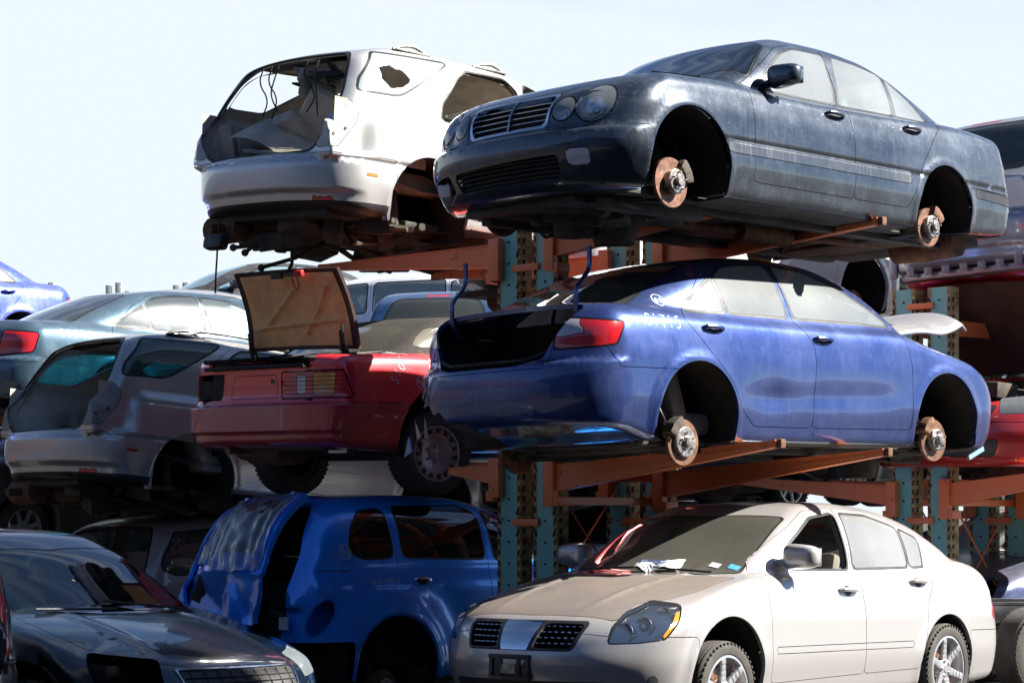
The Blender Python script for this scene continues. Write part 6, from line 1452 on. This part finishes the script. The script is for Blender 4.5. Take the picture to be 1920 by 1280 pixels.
# ================================================================== blue retro hatchback
M['p_pt'] = paint('paint_electric_blue', (.003, .26, .92), .3, .28, dust=.08, dustcol=(.1, .25, .5), streak=.15, scratch=.5)
def pt():
    def ex(x, y, z):
        d = -.075 * np.exp(-((np.hypot(x, z - .34) - .47) / .16) ** 2) * (np.abs(y) > .3) * (z < .95); d -= .075 * np.exp(-((np.hypot(x - 2.6, z - .34) - .47) / .16) ** 2) * (np.abs(y) > .3) * (z < .95)
        d += .004 * np.sin(x * 33 + z * 14) * np.exp(-((x + .55) / .2) ** 2 - ((z - 1.05) / .2) ** 2)
        return d
    c = Car(x0=-.98, x1=3.3, z0=.22, z1=1.66, h=.034, wp=crv((-.95, .70), (-.5, .78), (0, .80), (2.6, .78), (3.2, .6)), dw=crv((.2, .05), (.4, .0), (.9, .0), (1.05, .03), (1.15, .08)), low=crv((-1, .9), (-.8, 1.10), (-.4, 1.13), (1.8, 1.08), (2.3, 1.03), (3.0, .88), (3.25, .7)), cl=crv((-1, .03), (2, .04), (3, .14)),
            XR=crv((.2, -.80), (.5, -.88), (.8, -.86), (1.05, -.80), (1.2, -.74)), ar=.24, pr=3.0, XF=crv((.2, 3.1), (.6, 3.2), (.9, 3.0)), af=.5, pf=2.2, zb=crv((-1, .30), (0, .24), (3, .24)),
            roof=crv((-1.0, .8), (-.80, 1.12), (-.68, 1.35), (-.52, 1.52), (-.25, 1.60), (.4, 1.62), (.9, 1.60), (1.35, 1.50), (1.8, 1.16), (2.2, .9)), xc=.3, wc=crv((-.8, .68), (-.3, .75), (1.2, .76), (2, .66)), tum=crv((1.1, 0), (1.3, .04), (1.45, .09), (1.6, .19)), clim=(-.82, 2.1), zc=.8, kc=.7, rcab=.13,
            arch=[(0, .35, .385), (2.6, .35, .385)], extra=ex, flare=.03).mesh()
    l, r = anchor((0, -.86, .75), 744, 1150, 17.4, 45, 0, 0)
    t = thing('wrecked_hatchback', 'electric blue rounded hatchback with crumpled plastic-wrapped tailgate, left of the first teal post', 'hatchback', l, r)
    wq = [(-.34, 1.20), (-.30, 1.36), (-.18, 1.49), (.05, 1.51), (.07, 1.16), (-.2, 1.15)]; wr = [(.17, 1.16), (.16, 1.52), (.85, 1.53), (.98, 1.48), (1.0, 1.14)]; wf = [(1.1, 1.13), (1.06, 1.5), (1.3, 1.44), (1.75, 1.14)]
    c.side([(.10, 1.0), (.10, 1.56), (1.02, 1.57), (1.04, .3), (.62, .32), (.52, .6), (.34, .82), (.18, .92)], 'rear_door', ('body',), .04); c.side([(1.04, .3), (1.02, 1.57), (1.4, 1.50), (1.9, 1.12), (2.0, .35)], 'front_door', ('body',), .03)
    for w_, s_ in ((wq, ('body',)), (wr, ('rear_door', 'body')), (wf, ('front_door', 'body'))): c.side(w_, 'window_seal', s_, .05, off=.013); c.side(w_, 'side_window', ('window_seal',), .05)
    hg = [(-.52, .50), (-.60, .9), (-.58, 1.2), (-.50, 1.48), (-.40, 1.55), (.40, 1.55), (.50, 1.48), (.58, 1.2), (.60, .9), (.52, .50)]
    c.end(hg, 'hole', ('body',), .05, front=False, nx=.05, xlim=0); U = lambda V: np.abs(V[:, 1]) + V[:, 0] + 1.0
    def lam(V):
        a = R(38); du = U(V) - 1.12; dz = V[:, 2] - .735; p_ = du * math.cos(a) + dz * math.sin(a); q_ = -du * math.sin(a) + dz * math.cos(a); return (np.hypot(p_ / .165, q_ / .085) - 1) * .085
    c.cut(lambda V: lam(V) - .008, 'lamp_seal', ('body',), lambda p, g: p[:, 0] < -.2); c.cut(lam, 'hole', ('lamp_seal',), lambda p, g: p[:, 0] < -.2)
    c.cut(lambda V: np.hypot(V[:, 0] + .36, V[:, 2] - 1.06) - .075, 'fuel_door', ('body',), lambda p, g: p[:, 1] < -.4); c.cut(lambda V: np.maximum(V[:, 2] - .56, V[:, 0] + .4), 'hole', ('body',))
    under_tag(c, .27); c.arches(); c.split_sides('front_door', 'rear_door', 'side_window', 'lamp_seal'); P = M['p_pt']
    c.finish(t, dict(body=P, side_window=M['g_tint'], window_seal=M['trim'], lamp_seal=P, underbody=M['under']), {'underbody': 0., 'window_seal': 0}, folds={'body': .03})
    wells(c, t); interior(c, t, M['black_in'], .4, xw=1.5, xs=(1.1, .3)); handle(c, t, .32, .985, -1, M['chrome'], 1, .17)
    MB().box((-.45, 0, .72), (.5, 1.1, .05)).build('load_floor', M['black_in'], t)
    rg = random.Random(6)
    for sg in (-1, 1): b = MB(); b.grid(lambda u, v: (-.70 + .3 * u, sg * (.60 + .05 * u), .58 + .36 * v + .03 * math.sin(u * 9 + v * 5)), 8, 8); b.build('lamp_bucket', M['p_pt'], t)
    b = MB()
    for k in range(12): b.box((rg.uniform(-.85, -.5), rg.uniform(-.6, .5), rg.uniform(.35, 1.0)), (rg.uniform(.05, .2), rg.uniform(.1, .3), rg.uniform(.05, .3)), (rg.uniform(-.5, .5), rg.uniform(-.5, .5), rg.uniform(-1, 1)), .02)
    b.build('exposed_structure', M['dark'], t); MB().box((-.86, -.62, .70), (.02, .07, .09), (0, 0, .3)).build('paper_tag', solid('tagw', (.6, .62, .65), .8), t)
    # tailgate, hinged open at the roof and crumpled
    gt = bpy.data.objects.new('tailgate', None); COL.objects.link(gt); gt.parent = t; gt.location = (-.43, -.01, 1.585); gt.rotation_euler = (R(-3), R(-2), R(-14))
    def gf(off, y0=-.62, y1=.62, v0=0., v1=1.):
        def f(u, v):
            v = v0 + (v1 - v0) * v; y = y0 + (y1 - y0) * u; s_ = 1.05 * v; an = R(36) + R(26) * v
            x = -s_ * math.cos(an); z = -s_ * math.sin(an) * .98
            k = (1 - .13 * (1 - v)) * (1 - .10 * max(0, v - .8) / .2); y *= k
            bul = .11 * (1 - (y / .66) ** 2) * min(1, v * 2.5 + .3)
            py_ = 1 - max(abs(y - .12) / .36, abs(v - .87) / .15); p2 = 1 - max(abs(y + .42) / .16, abs(v - .92) / .2)
            cr_ = .16 * max(0, py_) + .09 * max(0, p2) + .006 * math.sin(y * 31 + v * 23) * (v > .55) - .02 * max(0, 1 - abs(v - .70) / .025)
            nx, nz = -math.sin(an), math.cos(an)
            return (x + nx * (bul - cr_ + off), y - .03 * v, z + nz * (bul - cr_ + off))
        return f
    b = MB(); b.grid(gf(0), 34, 40); b.grid(gf(-.05, -.60, .60, .02, .98), 34, 40)
    f0, f1 = gf(0), gf(-.05, -.60, .60, .02, .98); path = [(u, 1) for u in np.linspace(0, 1, 35)] + [(1, v) for v in np.linspace(1, 0, 41)] + [(u, 0) for u in np.linspace(1, 0, 35)] + [(0, v) for v in np.linspace(0, 1, 41)]
    V = [f0(*q) for q in path] + [f1(*q) for q in path]; n = len(path); b.add(V, [(i, i + 1, i + 1 + n, i + n) for i in range(n - 1)]); b.build('tailgate_shell', P, gt)
    b = MB(); b.grid(gf(.006, -.50, .50, .10, .56), 26, 20); b.build('tailgate_glass', M['g_tint'], gt)
    def film(u, v):
        x, y, z = gf(.018 + .0045 * math.sin(u * 57 + 5 * v * v + 3 * math.sin(u * 9)) + .004 * math.sin(u * 31 - 9 * v) + .005 * math.sin(u * 13 + v * 4) + .003 * math.sin(v * 37 + u * 19), -.60, .60, .02, .66 + .05 * math.sin(u * 5))(u, v); return (x, y, z)
    b = MB(); b.grid(film, 110, 26); b.build('plastic_film', M['film'], gt)
    for y in (-.4, .4): MB().box((.0, y, -.0), (.12, .07, .03), (0, .3, 0), .01).build('tailgate_hinge', M['p_pt'], gt)
    chalk(c, t, 'S0753', -.17, .93, .068, -1, 1, m=M['chalk_y'], wid=.0055); chalk_ring(c, t, -.38, 1.20, .05, -1, m=M['chalk_y'], wid=.004); chalk(c, t, '08', -.415, 1.175, .05, -1, 1, m=M['chalk_y'], wid=.004)
    b = MB(); b.tube([c.onside(-.62 + .26 * k / 8, 1.065, -1)[0] for k in range(9) if c.onside(-.62 + .26 * k / 8, 1.065, -1)[0] is not None], .004, 5)
    if b.V: b.build('trim_wire', M['black'], t)
    wheel(t, 2.6, -.80, .33, -1, .32, .2, .2, 'spoke', 5); brake(t, 0, -.70, .20, -1, .14, seed=12)
    b = MB()
    for k in range(16): b.box((rg.uniform(-.7, .5), rg.uniform(-.7, .2), rg.uniform(.05, .35)), (rg.uniform(.1, .4), rg.uniform(.06, .25), rg.uniform(.05, .14)), (rg.uniform(-.4, .4), rg.uniform(-.4, .4), rg.uniform(-1, 1)), .02)
    b.build('rear_axle', M['dark'], t)
M['g_tint'] = glass('glass_black_tint', (.02, .03, .035), .04, (.1, .1, .1)); M['film'] = glass('clear_plastic_film', (.62, .66, .75), .12, (.4, .42, .48), rough=.18)
pt()
# lifted, bent bonnet of the blue sedan is made with that car (see CAMHOOD)
